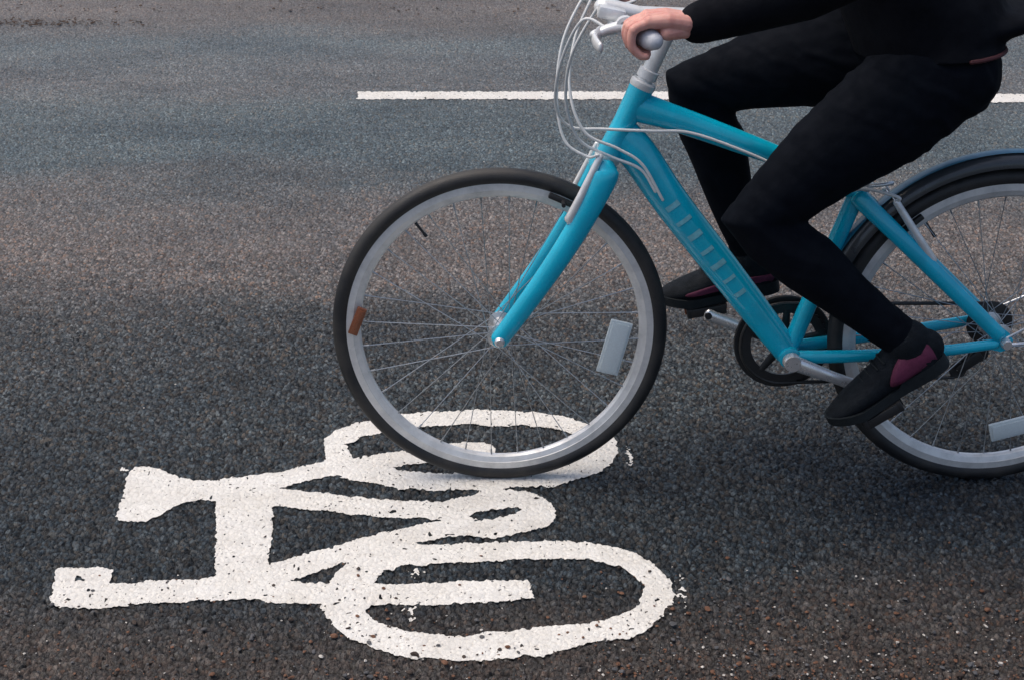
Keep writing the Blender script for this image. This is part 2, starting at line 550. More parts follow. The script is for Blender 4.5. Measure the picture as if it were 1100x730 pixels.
HOLES = [
    [(299, 525), (316, 520.7), (338, 515), (357, 511.6), (374, 515), (388, 518), (407, 520), (417, 523), (432, 526), (442, 524.5), (467, 528), (490, 526), (499, 527), (516, 526.5), (511, 530.7), (493, 534.5), (478, 539), (465, 539), (443, 538), (417, 537.5), (399, 536), (378, 533.5), (350, 530), (324, 527.5)],
    [(293, 545), (302, 543.4), (313, 546), (335, 548), (351, 548.6), (373, 552), (403, 555.6), (432, 557.5), (449, 556.5), (465, 558.5), (474, 559), (450, 564), (428, 569), (398, 575.5), (371, 583.7), (343, 590.5), (316, 599), (288, 606.5), (290, 593), (292.5, 574), (293.5, 555)],
    [(310, 624), (330, 618), (351.5, 611), (373, 604), (362, 615), (352, 627), (330, 626)],
    [(505, 555.6), (508.6, 551.8), (519, 550), (530.7, 547), (546, 545.6), (557.5, 546), (561, 548.5), (553.7, 552), (542, 554.6), (530.7, 557.5), (515, 559)],
    [(401, 626), (410, 615), (417, 613), (423, 611.5), (436.5, 607), (450, 608), (467, 606), (482.5, 605), (493.5, 604.5), (515, 604), (540, 603), (553, 601.6), (573, 600.6), (584, 601.6), (606, 600.6), (628, 600), (645, 604), (663, 608.7), (674, 612.6), (682.5, 620), (691, 629), (691, 637), (688, 644), (683.6, 653), (669, 658.7), (654, 665), (632, 669.6), (617, 670.7), (599, 672), (584, 673), (571, 675), (540, 679.5),
     (524, 679.5), (498, 684), (480, 683), (450, 680), (428, 676), (412, 671), (399, 663), (390, 656.5), (399, 651), (412, 650), (428, 650), (458, 651), (500, 648), (540, 646.6), (575, 642), (567, 623), (540, 623.6), (526, 623.6), (493.5, 624.7), (471.6, 626.4), (445, 627), (419, 628)],
    [(509, 455.5), (529, 459), (548, 458), (563, 457), (577, 459), (592, 460), (605.5, 463.5), (615, 466.4), (629, 474), (632, 482), (626, 490), (608, 498), (585, 502), (560, 505), (530, 507), (500, 508), (480, 509), (464, 508.6), (447, 506.3), (432, 506.7), (420, 502.5), (440, 499.5), (460, 497), (490, 499), (520, 497), (534, 491), (531, 481), (527, 477), (513, 475.3), (497, 475), (480, 478), (460, 482), (440, 485), (416.7, 486.6), (403, 488.5), (390, 491), (379, 492.3), (374, 483), (371, 477), (378, 476), (390, 469), (401, 467.4), (413, 464.5), (426, 459), (447, 458.8), (465, 457.8), (484, 457)],
]


def paint_sheet(name, loops, step, z, rough, pits, specks=(), wear=0.0, seed=3):
    """a coat of paint with ragged edges where it breaks off round the chippings, and pits where chippings show through"""
    G = [np.array([ground(*p) for p in l]) for l in loops]
    A = np.concatenate([g for g in G])
    Bq = np.concatenate([np.roll(g, -1, 0) for g in G])
    lo, hi = A.min(0) - 0.03, A.max(0) + 0.03
    for cx, cy, rx, ry in specks:
        c = np.array(ground(cx, cy))
        lo, hi = np.minimum(lo, c - 0.06), np.maximum(hi, c + 0.06)
    xs, ys = np.arange(lo[0], hi[0], step), np.arange(lo[1], hi[1], step)
    nx, ny = len(xs), len(ys)
    X, Y = np.meshgrid(xs, ys)
    wx = (vnoise(X, Y, 95, seed) - 0.5) * rough + (vnoise(X, Y, 240, seed + 1) - 0.5) * rough * 0.6
    wy = (vnoise(X, Y, 95, seed + 2) - 0.5) * rough + (vnoise(X, Y, 240, seed + 3) - 0.5) * rough * 0.6
    px, py = (X + wx).ravel(), (Y + wy).ravel()
    best = np.full(px.shape, 1e9)
    ins = np.zeros(px.shape, bool)
    for (ax, ay), (bx, by) in zip(A, Bq):
        dx, dy = bx - ax, by - ay
        t = np.clip(((px - ax) * dx + (py - ay) * dy) / (dx * dx + dy * dy + 1e-12), 0, 1)
        best = np.minimum(best, (px - ax - t * dx) ** 2 + (py - ay - t * dy) ** 2)
        if ay != by:
            ins ^= ((ay > py) != (by > py)) & (px < (bx - ax) * (py - ay) / (by - ay) + ax)
    F = np.where(ins, np.sqrt(best), -np.sqrt(best)).reshape(ny, nx)
    pit = vnoise(X, Y, 120, seed + 5) * 0.65 + vnoise(X, Y, 60, seed + 6) * 0.35
    patch = vnoise(X, Y, 7, seed + 7)
    dot = vnoise(X, Y, 230, seed + 11)
    F = np.minimum(F, (0.90 + 0.10 * (patch - 0.5) - dot) * 0.03)
    F = np.minimum(F, (pits + 0.06 * (0.5 - patch) - pit) * 0.02)
    if wear:
        F = np.minimum(F, (0.80 - wear * patch - vnoise(X, Y, 180, seed + 8) * 0.5) * 0.02)
    for cx, cy, rx, ry in specks:
        c, e = np.array(ground(cx, cy)), 1.0 / 520
        rr = ((X - c[0]) / (rx * e)) ** 2 + ((Y - c[1]) / (ry * e * 2)) ** 2
        F = np.maximum(F, np.where(rr < 3, (vnoise(X, Y, 160, 91) * 0.6 + vnoise(X, Y, 320, 92) * 0.4 - 0.52 - 0.22 * rr) * 0.02, -1))
    F = np.where(np.abs(F) < 1e-7, 1e-7, F)
    inside = F > 0
    vid, verts, faces = {}, [], []

    def vtx(key, x, y):
        if key not in vid:
            vid[key] = len(verts)
            verts.append((x, y, z))
        return vid[key]
    code = inside[:-1, :-1] * 1 + inside[:-1, 1:] * 2 + inside[1:, 1:] * 4 + inside[1:, :-1] * 8
    jj, ii = np.nonzero(code)
    for j, i in zip(jj.tolist(), ii.tolist()):
        cs = ((j, i), (j, i + 1), (j + 1, i + 1), (j + 1, i))
        poly = []
        for k in range(4):
            (j0, i0), (j1, i1) = cs[k], cs[(k + 1) % 4]
            f0, f1 = F[j0, i0], F[j1, i1]
            if f0 > 0:
                poly.append(vtx((j0, i0), xs[i0], ys[j0]))
            if (f0 > 0) != (f1 > 0):
                t = min(max(f0 / (f0 - f1), 0.04), 0.96)
                key = ((j0, i0), (j1, i1)) if (j0, i0) < (j1, i1) else ((j1, i1), (j0, i0))
                poly.append(vtx(key, xs[i0] + (xs[i1] - xs[i0]) * t, ys[j0] + (ys[j1] - ys[j0]) * t))
        if len(poly) > 2:
            faces.append(poly)
    return mesh_np(name, verts, faces, M['paint'])


sym = paint_sheet('bicycle_symbol', [OUT] + HOLES, 0.0024, 0.0027, 0.0062, 0.845, [(676, 493, 5, 12), (733, 634, 7, 14), (133, 505, 6, 4), (447, 616, 9, 6), (441, 657, 8, 8)], seed=3)
tag(sym, 'white painted bicycle symbol lying on its side on the asphalt under the front wheel', 'road marking')
line = paint_sheet('centre_line', [[(384, 99.2), (700, 99.2), (1150, 102.2), (1150, 111.5), (700, 107.4), (384, 107.4)]], 0.006, 0.0026, 0.014, 0.82, wear=0.2, seed=21)
tag(line, 'long thin white painted line on the road behind the cyclist', 'road marking')

# ---------------------------------------------------------------- loose stones and leaf litter
def make_stones(name, n, area, size, weights, label, seed, flat=0.7):
    rs = random.Random(seed)
    ns = np.random.RandomState(seed)
    b2 = bmesh.new()
    bmesh.ops.create_icosphere(b2, subdivisions=2, radius=0.5)
    bv = np.array([v.co[:] for v in b2.verts])
    bf = np.array([[v.index for v in f.verts] for f in b2.faces])
    b2.free()
    V, F, MI = [], [], []
    for q in range(n):
        x, y = area(rs)
        sz = size(rs)
        mi = rs.choices(range(len(weights)), weights)[0]
        if mi == 1:
            sz *= 0.75
        a, ca = rs.random() * 6.3, 0
        ca, sa = math.cos(a), math.sin(a)
        # an angular pebble: push the ball in towards a few random planes
        p = bv.copy()
        for _ in range(7):
            nrm = ns.randn(3)
            nrm /= np.linalg.norm(nrm)
            d = p @ nrm
            p -= np.outer(np.maximum(d - rs.uniform(0.24, 0.40), 0), nrm)
        p = p * np.array([sz * rs.uniform(0.9, 1.6), sz, sz * rs.uniform(0.6, 0.95) * flat])
        p = p @ np.array([[ca, sa, 0], [-sa, ca, 0], [0, 0, 1]])
        V.append(p + np.array([x, y, 0.0015 + sz * 0.30]))
        F.append(bf + q * len(bv))
        MI.append(np.full(len(bf), mi))
    o = mesh_np(name, np.concatenate(V), np.concatenate(F), M['stone1'], False)
    for k in ('stone2', 'stone3', 'stone4'):
        o.data.materials.append(M[k])
    o.data.polygons.foreach_set('material_index', np.concatenate(MI).astype(np.int32))
    tag(o, label, 'gravel', 'stuff')


def near_area(rs):
    y = 1.78 + abs(rs.gauss(0, 0.19))
    if rs.random() < 0.4:
        return rs.uniform(0.15, 1.0), 1.80 + abs(rs.gauss(0, 0.21))
    return rs.uniform(-1.1, 1.1) * (1 if rs.random() < 0.4 else 0.9) + (0.25 if rs.random() < 0.3 else 0), y


def any_area(rs):
    y = rs.uniform(1.8, 6.6)
    return rs.uniform(-0.48, 0.48) * (y + 0.6), y


make_stones('loose_gravel', 4800, near_area, lambda rs: min(0.0022 + rs.expovariate(1 / 0.0020), 0.0125), (0.34, 0.13, 0.25, 0.32), 'rusty brown and pale loose stones scattered along the near edge of the road', 5)
make_stones('scattered_grit', 650, any_area, lambda rs: min(0.0025 + rs.expovariate(1 / 0.0014), 0.010), (0.16, 0.22, 0.30, 0.32), 'sparse pale and dark grit spread over the open asphalt', 6)


def litter():
    rs = random.Random(12)
    bm = bmesh.new()
    for _ in range(260):
        if rs.random() < 0.5:
            x, y = rs.gauss(-2.15, 0.22), rs.gauss(6.42, 0.035)
        else:
            x, y = rs.uniform(-2.8, 2.8), rs.gauss(6.68, 0.05)
        s = rs.uniform(0.003, 0.011)
        mt = Matrix.Translation((x, y, 0.004)) @ Matrix.Rotation(rs.random() * 6.3, 4, 'Z') @ Matrix.Rotation(rs.uniform(-0.5, 0.5), 4, 'X')
        ring = []
        k = 7
        for i in range(k):
            a = 2 * math.pi * i / k
            ring.append(bm.verts.new(mt @ Vector((math.cos(a) * s * rs.uniform(0.7, 1.5), math.sin(a) * s * 0.6, rs.uniform(0, 0.4) * s))))
        top = [bm.verts.new(v.co + Vector((0, 0, 0.0012))) for v in ring]
        bm.faces.new(top)
        bm.faces.new(ring[::-1])
        for i in range(k):
            bm.faces.new((ring[i], ring[(i + 1) % k], top[(i + 1) % k], top[i]))
    o = build('leaf_litter', bm, M['leaf'], None)
    tag(o, 'brown crumbled leaves and dirt in a line along the far side of the road', 'leaves', 'stuff')


litter()

# ---------------------------------------------------------------- the bicycle
RW = 0.344
bike = empty('bicycle', ROOT)
tag(bike, 'teal city bicycle with silver rims being ridden across the painted symbol', 'bicycle')
FH = Vector((B(537, 357).x, 0, RW))
RH = Vector((B(1068, 357).x, 0, RW))


def make_wheel(hub, spoke_phase):
    w = empty('wheel', Matrix.Identity(4))
    w.parent = bike
    w.location = hub
    # tyre with shoulders and shallow tread
    tr = 0.0170
    cr = RW - tr
    bm = bmesh.new()
    prof = []
    for k in range(20):
        a = 2 * math.pi * k / 20
        prof.append((cr + tr * math.cos(a), tr * 1.02 * math.sin(a)))
    lathe(bm, prof, (0, 0, 0), seg=160, closed=True)
    for side in (-1, 1):                                   # two shallow ribs beside the crown
        lathe(bm, [(cr + tr * 0.955, side * 0.0030), (cr + tr * 1.0, side * 0.0042), (cr + tr * 0.93, side * 0.0062)], (0, 0, 0), seg=160, closed=True)
    build('tyre', bm, M['rubber'], w)
    # box-section rim with brake track
    bm = bmesh.new()
    ro = RW - 0.0305
    prof = [(ro + 0.004, -0.0125), (ro + 0.004, -0.0105), (ro - 0.004, -0.009), (ro - 0.004, 0.009), (ro + 0.004, 0.0105), (ro + 0.004, 0.0125),
            (ro - 0.012, 0.0132), (ro - 0.0125, 0.0122), (ro - 0.023, 0.008), (ro - 0.027, 0.003), (ro - 0.027, -0.003), (ro - 0.023, -0.008), (ro - 0.0125, -0.0122), (ro - 0.012, -0.0132)]
    lathe(bm, prof, (0, 0, 0), seg=160, closed=True)
    rim = build('rim', bm, M['rim'], w, sharp=R(25))
    # hub
    bm = bmesh.new()
    lathe(bm, [(0.0045, -0.062), (0.0085, -0.062), (0.0085, -0.052), (0.012, -0.050), (0.013, -0.040), (0.025, -0.038), (0.025, -0.034), (0.015, -0.031), (0.0125, -0.015), (0.0125, 0.015),
               (0.015, 0.031), (0.025, 0.034), (0.025, 0.038), (0.013, 0.040), (0.012, 0.050), (0.0085, 0.052), (0.0085, 0.062), (0.0045, 0.062)], (0, 0, 0), seg=28)
    lathe(bm, [(0.0, -0.068), (0.007, -0.068), (0.0085, -0.0655), (0.0085, -0.061), (0, -0.061)], (0, 0, 0), seg=18)
    build('hub', bm, M['steel'], w)
    # spokes: 32, laced, every one an object
    n = 32
    protos = {}
    for k in range(n):
        side = -1 if k % 2 else 1
        lead = -1 if (k // 2) % 2 else 1
        key = (side, lead)
        if key not in protos:
            bm = bmesh.new()
            a1 = lead * 0.95
            p0 = Vector((0.0235 * math.cos(a1), side * 0.036, 0.0235 * math.sin(a1)))
            p1 = Vector((ro - 0.026, side * 0.002, 0))
            sweep(bm, [p0, p1], 0.00095, seg=6)
            dv = (p1 - p0).normalized()
            sweep(bm, [p1 - dv * 0.013, p1], 0.0019, seg=8)
            ob = build('spoke', bm, M['spoke'], w)
            protos[key] = ob
        else:
            ob = protos[key].copy()
            COL.objects.link(ob)
            ob.parent = w
        ob.rotation_euler.y = -(spoke_phase + 2 * math.pi * k / n)
    bm = bmesh.new()
    sweep(bm, [(ro - 0.026, 0, 0), (ro - 0.055, 0, 0)], [0.0032, 0.0026], seg=8)
    sweep(bm, [(ro - 0.055, 0, 0), (ro - 0.064, 0, 0)], [0.0036, 0.0036], seg=8)
    vv = build('valve', bm, M['black'], w)
    vv.rotation_euler.y = -2.2
    return w, ro


def reflector(w, hub, px, py, size, tilt, mat, off=-0.016):
    p = B(px, py, off) - hub
    bm = bmesh.new()
    rt = yrot(tilt)
    box(bm, p, (size[0], 0.008, size[1]), rt, 0.0022)
    box(bm, p + Vector((0, -0.0045, 0)), (size[0] - 0.010, 0.004, size[1] - 0.010), rt, 0.0012)
    box(bm, p + Vector((0, 0.006, 0)), (size[0] * 0.3, 0.006, size[1] * 0.5), rt, 0.0012)
    return build('spoke_reflector', bm, mat, w)


fw, RO = make_wheel(FH, 0.13)
fw['label'] = 'front wheel on the painted symbol'
reflector(fw, FH, 660, 373, (0.046, 0.118), R(14), M['reflector'])
reflector(fw, FH, 384, 345, (0.020, 0.062), R(22), M['amber'])
rw, _ = make_wheel(RH, 0.05)
rw['label'] = 'rear wheel at the edge of the picture'
reflector(rw, RH, 1086, 459, (0.090, 0.040), R(-16), M['reflector'])

# frame -------------------------------------------------------------
HT, HB = B(689, 94), B(654, 166)
BB = B(846, 378)
SJ = B(921, 207)
SADX = B(966, 101)
hax = (HT - HB).normalized()
bm = bmesh.new()
sweep(bm, [HB, HB.lerp(HT, 0.15), HB.lerp(HT, 0.5), HB.lerp(HT, 0.85), HT], [0.0255, 0.0245, 0.0225, 0.0235, 0.0245], seg=24)
dt0, dt1 = HB.lerp(HT, 0.30), BB
dtp = [dt0.lerp(dt1, t) for t in (0, 0.1, 0.3, 0.6, 0.85, 1.0)]
dtp[1] += Vector((0.004, 0, 0.006))
sweep(bm, spline(dtp, 5), list(np.interp(np.linspace(0, 1, 26), [0, 0.15, 0.7, 1], [0.021, 0.024, 0.026, 0.027])), list(np.interp(np.linspace(0, 1, 26), [0, 0.12, 0.6, 1], [0.040, 0.038, 0.034, 0.027])), seg=24, ref=(0, 1, 0))
tt0 = HB.lerp(HT, 0.74)
ttp = [tt0, B(727, 128), B(785, 149), B(845, 172), SJ]
sweep(bm, spline(ttp, 6), list(np.linspace(0.022, 0.017, 25)), list(np.interp(np.linspace(0, 1, 25), [0, 0.2, 1], [0.031, 0.026, 0.017])), seg=24, ref=(0, 1, 0))
sweep(bm, [BB, BB.lerp(SJ, 0.5), SJ, SJ + (SADX - SJ).normalized() * 0.025], [0.0185, 0.0175, 0.0175, 0.0185], seg=24)
lathe(bm, [(0.0, -0.036), (0.018, -0.036), (0.0225, -0.034), (0.0225, 0.034), (0.018, 0.036), (0.0, 0.036)], BB, seg=32)
frame = build('frame', bm, M['teal'], bike)
for s in (-1, 1):
    bm = bmesh.new()
    top = SJ + Vector((0, s * 0.016, -0.006))
    drop = RH + Vector((0, s * 0.066, 0))
    ss = [top, top.lerp(drop, 0.25) + Vector((0, s * 0.018, 0.003)), top.lerp(drop, 0.6) + Vector((0, s * 0.012, 0.003)), drop + Vector((-0.014, 0, 0.016))]
    sweep(bm, spline(ss, 6), list(np.linspace(0.0125, 0.0105, 19)), list(np.linspace(0.0185, 0.0150, 19)), seg=16, ref=(0, 1, 0), cap='round')
    build('seat_stay', bm, M['teal'], frame)
    bm = bmesh.new()
    b0 = BB + Vector((0.012, s * 0.026, 0))
    cs = [b0, b0.lerp(drop, 0.3) + Vector((0, s * 0.006, -0.004)), b0.lerp(drop, 0.65) + Vector((0, s * 0.008, -0.006)), drop + Vector((-0.020, 0, -0.004))]
    sweep(bm, spline(cs, 6), list(np.linspace(0.0105, 0.0095, 19)), list(np.linspace(0.0150, 0.0110, 19)), seg=16, ref=(0, 1, 0), cap='round')
    build('chain_stay', bm, M['teal'], frame)
    bm = bmesh.new()
    pl = [(-0.032, -0.014), (-0.006, -0.020), (0.012, -0.012), (0.015, 0.006), (0.006, 0.020), (-0.010, 0.032), (-0.022, 0.026), (-0.020, 0.006)]
    va = [bm.verts.new(drop + Vector((x, -0.003, z))) for x, z in pl]
    vb = [bm.verts.new(drop + Vector((x, 0.003, z))) for x, z in pl]
    bm.faces.new(va)
    bm.faces.new(vb[::-1])
    for i in range(len(pl)):
        bm.faces.new((va[i], va[(i + 1) % len(pl)], vb[(i + 1) % len(pl)], vb[i]))
    build('dropout', bm, M['teal'], frame)
# quick release of the rear axle
bm = bmesh.new()
q = RH + Vector((0, -0.075, 0))
lathe(bm, [(0, -0.010), (0.009, -0.010), (0.011, -0.004), (0.011, 0.006), (0, 0.006)], q, seg=18)
sweep(bm, spline([q, q + Vector((0.022, -0.008, 0.004)), q + Vector((0.055, -0.004, 0.006))], 5), 0.0045, 0.0028, seg=10)
build('quick_release', bm, M['steel'], bike)
# worn pale lettering along the down tube, unreadable at this speed: short blocks
dd = (BB - dt0).normalized()
up = Vector((dd.z, 0, -dd.x)) if dd.z > 0 else Vector((-dd.z, 0, dd.x))
for k, (t, wd, ln) in enumerate([(0.30, 0.012, 0.030), (0.365, 0.009, 0.034), (0.43, 0.013, 0.030), (0.50, 0.009, 0.028), (0.565, 0.012, 0.033), (0.63, 0.008, 0.028), (0.695, 0.010, 0.024)]):
    bm = bmesh.new()
    rb_ = float(np.interp(t, [0, 0.12, 0.6, 1], [0.040, 0.038, 0.034, 0.027]))
    ra_ = float(np.interp(t, [0, 0.15, 0.7, 1], [0.021, 0.024, 0.026, 0.027]))
    c = dt0.lerp(dt1, t) + Vector((0, 0, 0.0))
    # a thin curved patch hugging the near side of the tube
    grid = []
    for i in range(7):
        a = -ln / rb_ / 2 + ln / rb_ * i / 6
        row = []
        for j in (-0.5, 0.5):
            row.append(bm.verts.new(c + dd * (j * wd) + up * (math.sin(a) * (rb_ + 0.0012)) + Vector((0, -math.cos(a) * (ra_ + 0.0012), 0))))
        grid.append(row)
    for i in range(6):
        bm.faces.new((grid[i][0], grid[i][1], grid[i + 1][1], grid[i + 1][0]))
    ob = build('decal', bm, M['decal'], frame)

# headset, stem, fork ------------------------------------------------
bm = bmesh.new()
lathe(bm, [(0.0, -0.002), (0.024, -0.002), (0.0255, 0.002), (0.0255, 0.011), (0.022, 0.014), (0.0, 0.014)], HT, hax, seg=32)
build('headset_cup', bm, M['alloy'], bike)
bm = bmesh.new()
lathe(bm, [(0.0, -0.014), (0.022, -0.014), (0.0265, -0.010), (0.0265, 0.001), (0.0, 0.001)], HB, hax, seg=32)
build('headset_cup', bm, M['alloy'], bike)
ST1 = HT + hax * 0.135
bm = bmesh.new()
sweep(bm, [HT + hax * 0.012, HT + hax * 0.10, ST1], [0.0155, 0.0150, 0.0150], seg=22)
lathe(bm, [(0.0155, 0), (0.0200, 0.002), (0.0200, 0.018), (0.0155, 0.020)], HT + hax * 0.018, hax, seg=26)
GRIPN = B(693, 40, -0.265)
BARC = Vector((GRIPN.x - 0.055, 0, GRIPN.z + 0.004))
sweep(bm, [ST1 + hax * 0.01 + Vector((0.02, 0, 0)), ST1.lerp(BARC, 0.5), BARC], [0.019, 0.017, 0.019], seg=20, ref=(0, 1, 0), cap='round')
build('stem', bm, M['alloy'], bike)
bm = bmesh.new()
ends = {}
barp = []
for y in np.linspace(-0.298, 0.298, 27):
    k = min(abs(y) / 0.265, 1.3)
    barp.append(Vector((BARC.x + 0.055 * k ** 1.7, y, BARC.z - 0.004 * k)))
sweep(bm, barp, 0.0115, seg=18, ref=(0, 0, 1))
bar = build('handlebar', bm, M['alloy'], bike)


def barat(y):
    k = min(abs(y) / 0.265, 1.3)
    return Vector((BARC.x + 0.055 * k ** 1.7, y, BARC.z - 0.004 * k))


for s in (-1, 1):
    bm = bmesh.new()
    ys_ = np.linspace(0.205, 0.300, 12)
    rr = [0.0175, 0.0185, 0.0176, 0.0182, 0.0175, 0.0181, 0.0175, 0.0181, 0.0176, 0.0182, 0.0180, 0.0150]
    sweep(bm, [barat(s * y) for y in ys_], rr, seg=20, ref=(0, 0, 1), cap='round')
    build('grip', bm, M['grip'], bike)
    bm = bmesh.new()
    c = barat(s * 0.178)
    lathe(bm, [(0.0118, -0.011), (0.0185, -0.010), (0.0185, 0.010), (0.0118, 0.011)], c, (0, 1, 0), seg=22)
    sweep(bm, [c + Vector((-0.010, 0, 0)), c + Vector((-0.036, s * 0.004, -0.006)), c + Vector((-0.056, s * 0.012, -0.012))], [0.013, 0.012, 0.009], [0.011, 0.010, 0.008], seg=14, ref=(0, 1, 0), cap='round')
    lv = [c + Vector((-0.046, s * 0.004, -0.010)), c + Vector((-0.056, s * 0.035, -0.014)), c + Vector((-0.054, s * 0.070, -0.017)), c + Vector((-0.050, s * 0.098, -0.018))]
    sweep(bm, spline(lv, 6), list(np.linspace(0.0125, 0.0100, 19)), list(np.linspace(0.0065, 0.0050, 19)), seg=12, ref=(0, 0, 1), cap='round')
    build('brake_lever', bm, M['alloy'], bike)
    bm = bmesh.new()
    c2 = barat(s * 0.140)
    lathe(bm, [(0.0118, -0.014), (0.020, -0.012), (0.020, 0.012), (0.0118, 0.014)], c2, (0, 1, 0), seg=22)
    box(bm, c2 + Vector((-0.014, 0, 0.016)), (0.050, 0.034, 0.022), yrot(R(12)), 0.006)
    sweep(bm, spline([c2 + Vector((0.008, 0, -0.014)), c2 + Vector((0.034, s * 0.008, -0.016)), c2 + Vector((0.052, s * 0.02, -0.012))], 4), 0.0055, 0.003, seg=10, cap='round')
    build('gear_shifter', bm, M['alloy'], bike)

CROWN = HB - hax * 0.030
AX = {s: FH + Vector((0, s * 0.054, 0)) for s in (-1, 1)}
bm = bmesh.new()
lathe(bm, [(0, -0.004), (0.027, -0.002), (0.029, 0.010), (0.0265, 0.022), (0, 0.022)], CROWN - hax * 0.006, hax, seg=26)
for s in (-1, 1):
    top = CROWN + Vector((0, s * 0.046, -0.010))
    rake = Vector((-hax.z, 0, hax.x)) * 0.010
    sweep(bm, spline([CROWN + Vector((0, s * 0.006, 0.004)), CROWN + Vector((0, s * 0.034, 0.002)), top, top.lerp(AX[s], 0.3) - rake, top.lerp(AX[s], 0.62) - rake * 0.9, AX[s]], 6),
          list(np.interp(np.linspace(0, 1, 31), [0, 0.4, 1], [0.018, 0.0175, 0.0135])), list(np.interp(np.linspace(0, 1, 31), [0, 0.4, 1], [0.026, 0.0265, 0.019])), seg=18, ref=(0, 1, 0), cap='round')
    lathe(bm, [(0, -0.005), (0.015, -0.005), (0.015, 0.005), (0, 0.005)], AX[s], seg=20)
fork = build('fork', bm, M['teal'], bike)
for s in (-1, 1):
    bm = bmesh.new()
    lathe(bm, [(0, -0.005), (0.0105, -0.005), (0.0105, 0.004), (0.006, 0.007), (0, 0.007)] if s > 0 else [(0, -0.009), (0.007, -0.009), (0.0105, -0.005), (0.0105, 0.005), (0, 0.005)], AX[s] + Vector((0, s * 0.009, 0)), seg=18)
    build('axle_nut', bm, M['steel'], fork)


def vbrake(base_px, tip_px, pad_px, wheel_hub, parent_label, sgn=1):
    """a pair of linear-pull arms with pads on the rim, cable over the top"""
    tips = []
    root = None
    for s in (-1, 1):
        b0 = B(*base_px)
        t0 = B(*tip_px)
        b0, t0 = Vector((b0.x, s * 0.046, b0.z)), Vector((t0.x, s * 0.040, t0.z))
        bm = bmesh.new()
        out = Vector((sgn * -0.016, s * 0.006, 0.004))
        sweep(bm, spline([b0 + out, b0.lerp(t0, 0.4) + out + Vector((0, s * 0.004, 0)), t0 + out], 5), list(np.linspace(0.0085, 0.006, 11)), list(np.linspace(0.0095, 0.007, 11)), seg=12, ref=(0, 1, 0), cap='round')
        lathe(bm, [(0, -0.012), (0.010, -0.012), (0.010, 0.012), (0, 0.012)], b0 + out * 0.5, (1, 0, 0), seg=14)
        arm = build('brake_arm', bm, M['alloy'], bike)
        bm = bmesh.new()
        pc = B(*pad_px)
        r = Vector((pc.x, 0, pc.z)) - wheel_hub
        r = r.normalized() * (RO - 0.004)
        tv = math.atan2(r.z, r.x)
        box(bm, wheel_hub + r + Vector((0, s * 0.0205, 0)), (0.011, 0.013, 0.062), yrot(-tv), 0.003)
        sweep(bm, [wheel_hub + r + Vector((0, s * 0.022, 0)), wheel_hub + r + Vector((0, s * 0.052, 0))], 0.0042, seg=10)
        build('brake_pad', bm, M['black'], arm)
        tips.append(t0 + out)
    return tips


ft = vbrake((619, 229), (652, 164), (604, 214), FH, 'front')
rt_ = vbrake((985, 272), (948, 212), (990, 258), RH, 'rear', -1)

# cables: pale housings that loop out in front of the bars and back to the frame and the brake
def cable(pts, r=0.0029):
    bm = bmesh.new()
    sweep(bm, spline(pts, 10), r, seg=10, cap='round')
    return build('cable', bm, M['cable'], bike)


perch = {s: barat(s * 0.178) + Vector((-0.030, 0, -0.004)) for s in (-1, 1)}
shift = {s: barat(s * 0.140) + Vector((-0.036, 0, 0.012)) for s in (-1, 1)}
cable([perch[-1], B(626, 22, -0.15), B(603, 66, -0.11), B(597, 112, -0.06), B(612, 136, -0.03), B(650, 139, -0.028), B(700, 141, -0.030), B(742, 143, -0.028), B(800, 163, -0.022), B(860, 190, -0.02)])
cable([shift[-1], B(640, 12, -0.12), B(614, 60, -0.10), B(608, 110, -0.06), B(622, 150, -0.035), B(655, 168, -0.035), B(688, 182, -0.034), B(704, 206, -0.033)])
cable([shift[1], B(640, -12, 0.08), B(618, 40, 0.03), B(612, 96, -0.01), B(628, 142, -0.034), B(664, 160, -0.036), B(690, 177, -0.036), B(712, 215, -0.034)])
cable([perch[1], B(634, -14, 0.08), B(606, 40, 0.03), B(598, 100, 0.0), B(606, 150, -0.02), B(630, 168, -0.035), ft[0] + Vector((-0.006, -0.004, 0.004)), ft[0] + Vector((0.004, 0.012, 0.0))])
bm = bmesh.new()
sweep(bm, [ft[0], ft[1]], 0.0012, seg=6)
build('brake_wire', bm, M['steel'], bike)
cable([B(860, 190, -0.02), B(905, 205, -0.022), B(930, 203, -0.026), rt_[0] + Vector((0.0, -0.006, 0.012)), rt_[0]], 0.0032)
bm = bmesh.new()
sweep(bm, [rt_[0], rt_[1]], 0.0012, seg=6)
build('brake_wire', bm, M['steel'], bike)

# seat ---------------------------------------------------------------
sdir = (SADX - SJ).normalized()
bm = bmesh.new()
sweep(bm, [SJ + sdir * 0.01, SADX - sdir * 0.01], 0.0135, seg=20)
build('seat_post', bm, M['alloy'], bike)
bm = bmesh.new()
lathe(bm, [(0.0175, -0.010), (0.0215, -0.009), (0.0215, 0.009), (0.0175, 0.010)], SJ + sdir * 0.020, sdir, seg=24)
sweep(bm, spline([SJ + sdir * 0.020 + Vector((0.010, -0.018, 0.0)), SJ + sdir * 0.02 + Vector((0.040, -0.022, 0.004)), SJ + sdir * 0.02 + Vector((0.058, -0.012, 0.004))], 4), 0.004, seg=10, cap='round')
build('seat_clamp', bm, M['steel'], bike)
bm = bmesh.new()
sx_ = [-0.085, -0.07, -0.04, 0.01, 0.06, 0.10, 0.125]
sweep(bm, spline([SADX + Vector((x, 0, 0.030 + 0.06 * max(x - 0.03, 0) - 0.05 * max(-x - 0.1, 0))) for x in sx_], 4), list(np.interp(np.linspace(0, 1, 25), [0, 0.3, 0.6, 0.85, 1], [0.016, 0.024, 0.05, 0.078, 0.062])), list(np.interp(np.linspace(0, 1, 25), [0, 0.5, 1], [0.014, 0.019, 0.024])), seg=22, ref=(0, 1, 0), cap='round')
saddle = build('saddle', bm, M['black'], bike)
bm = bmesh.new()
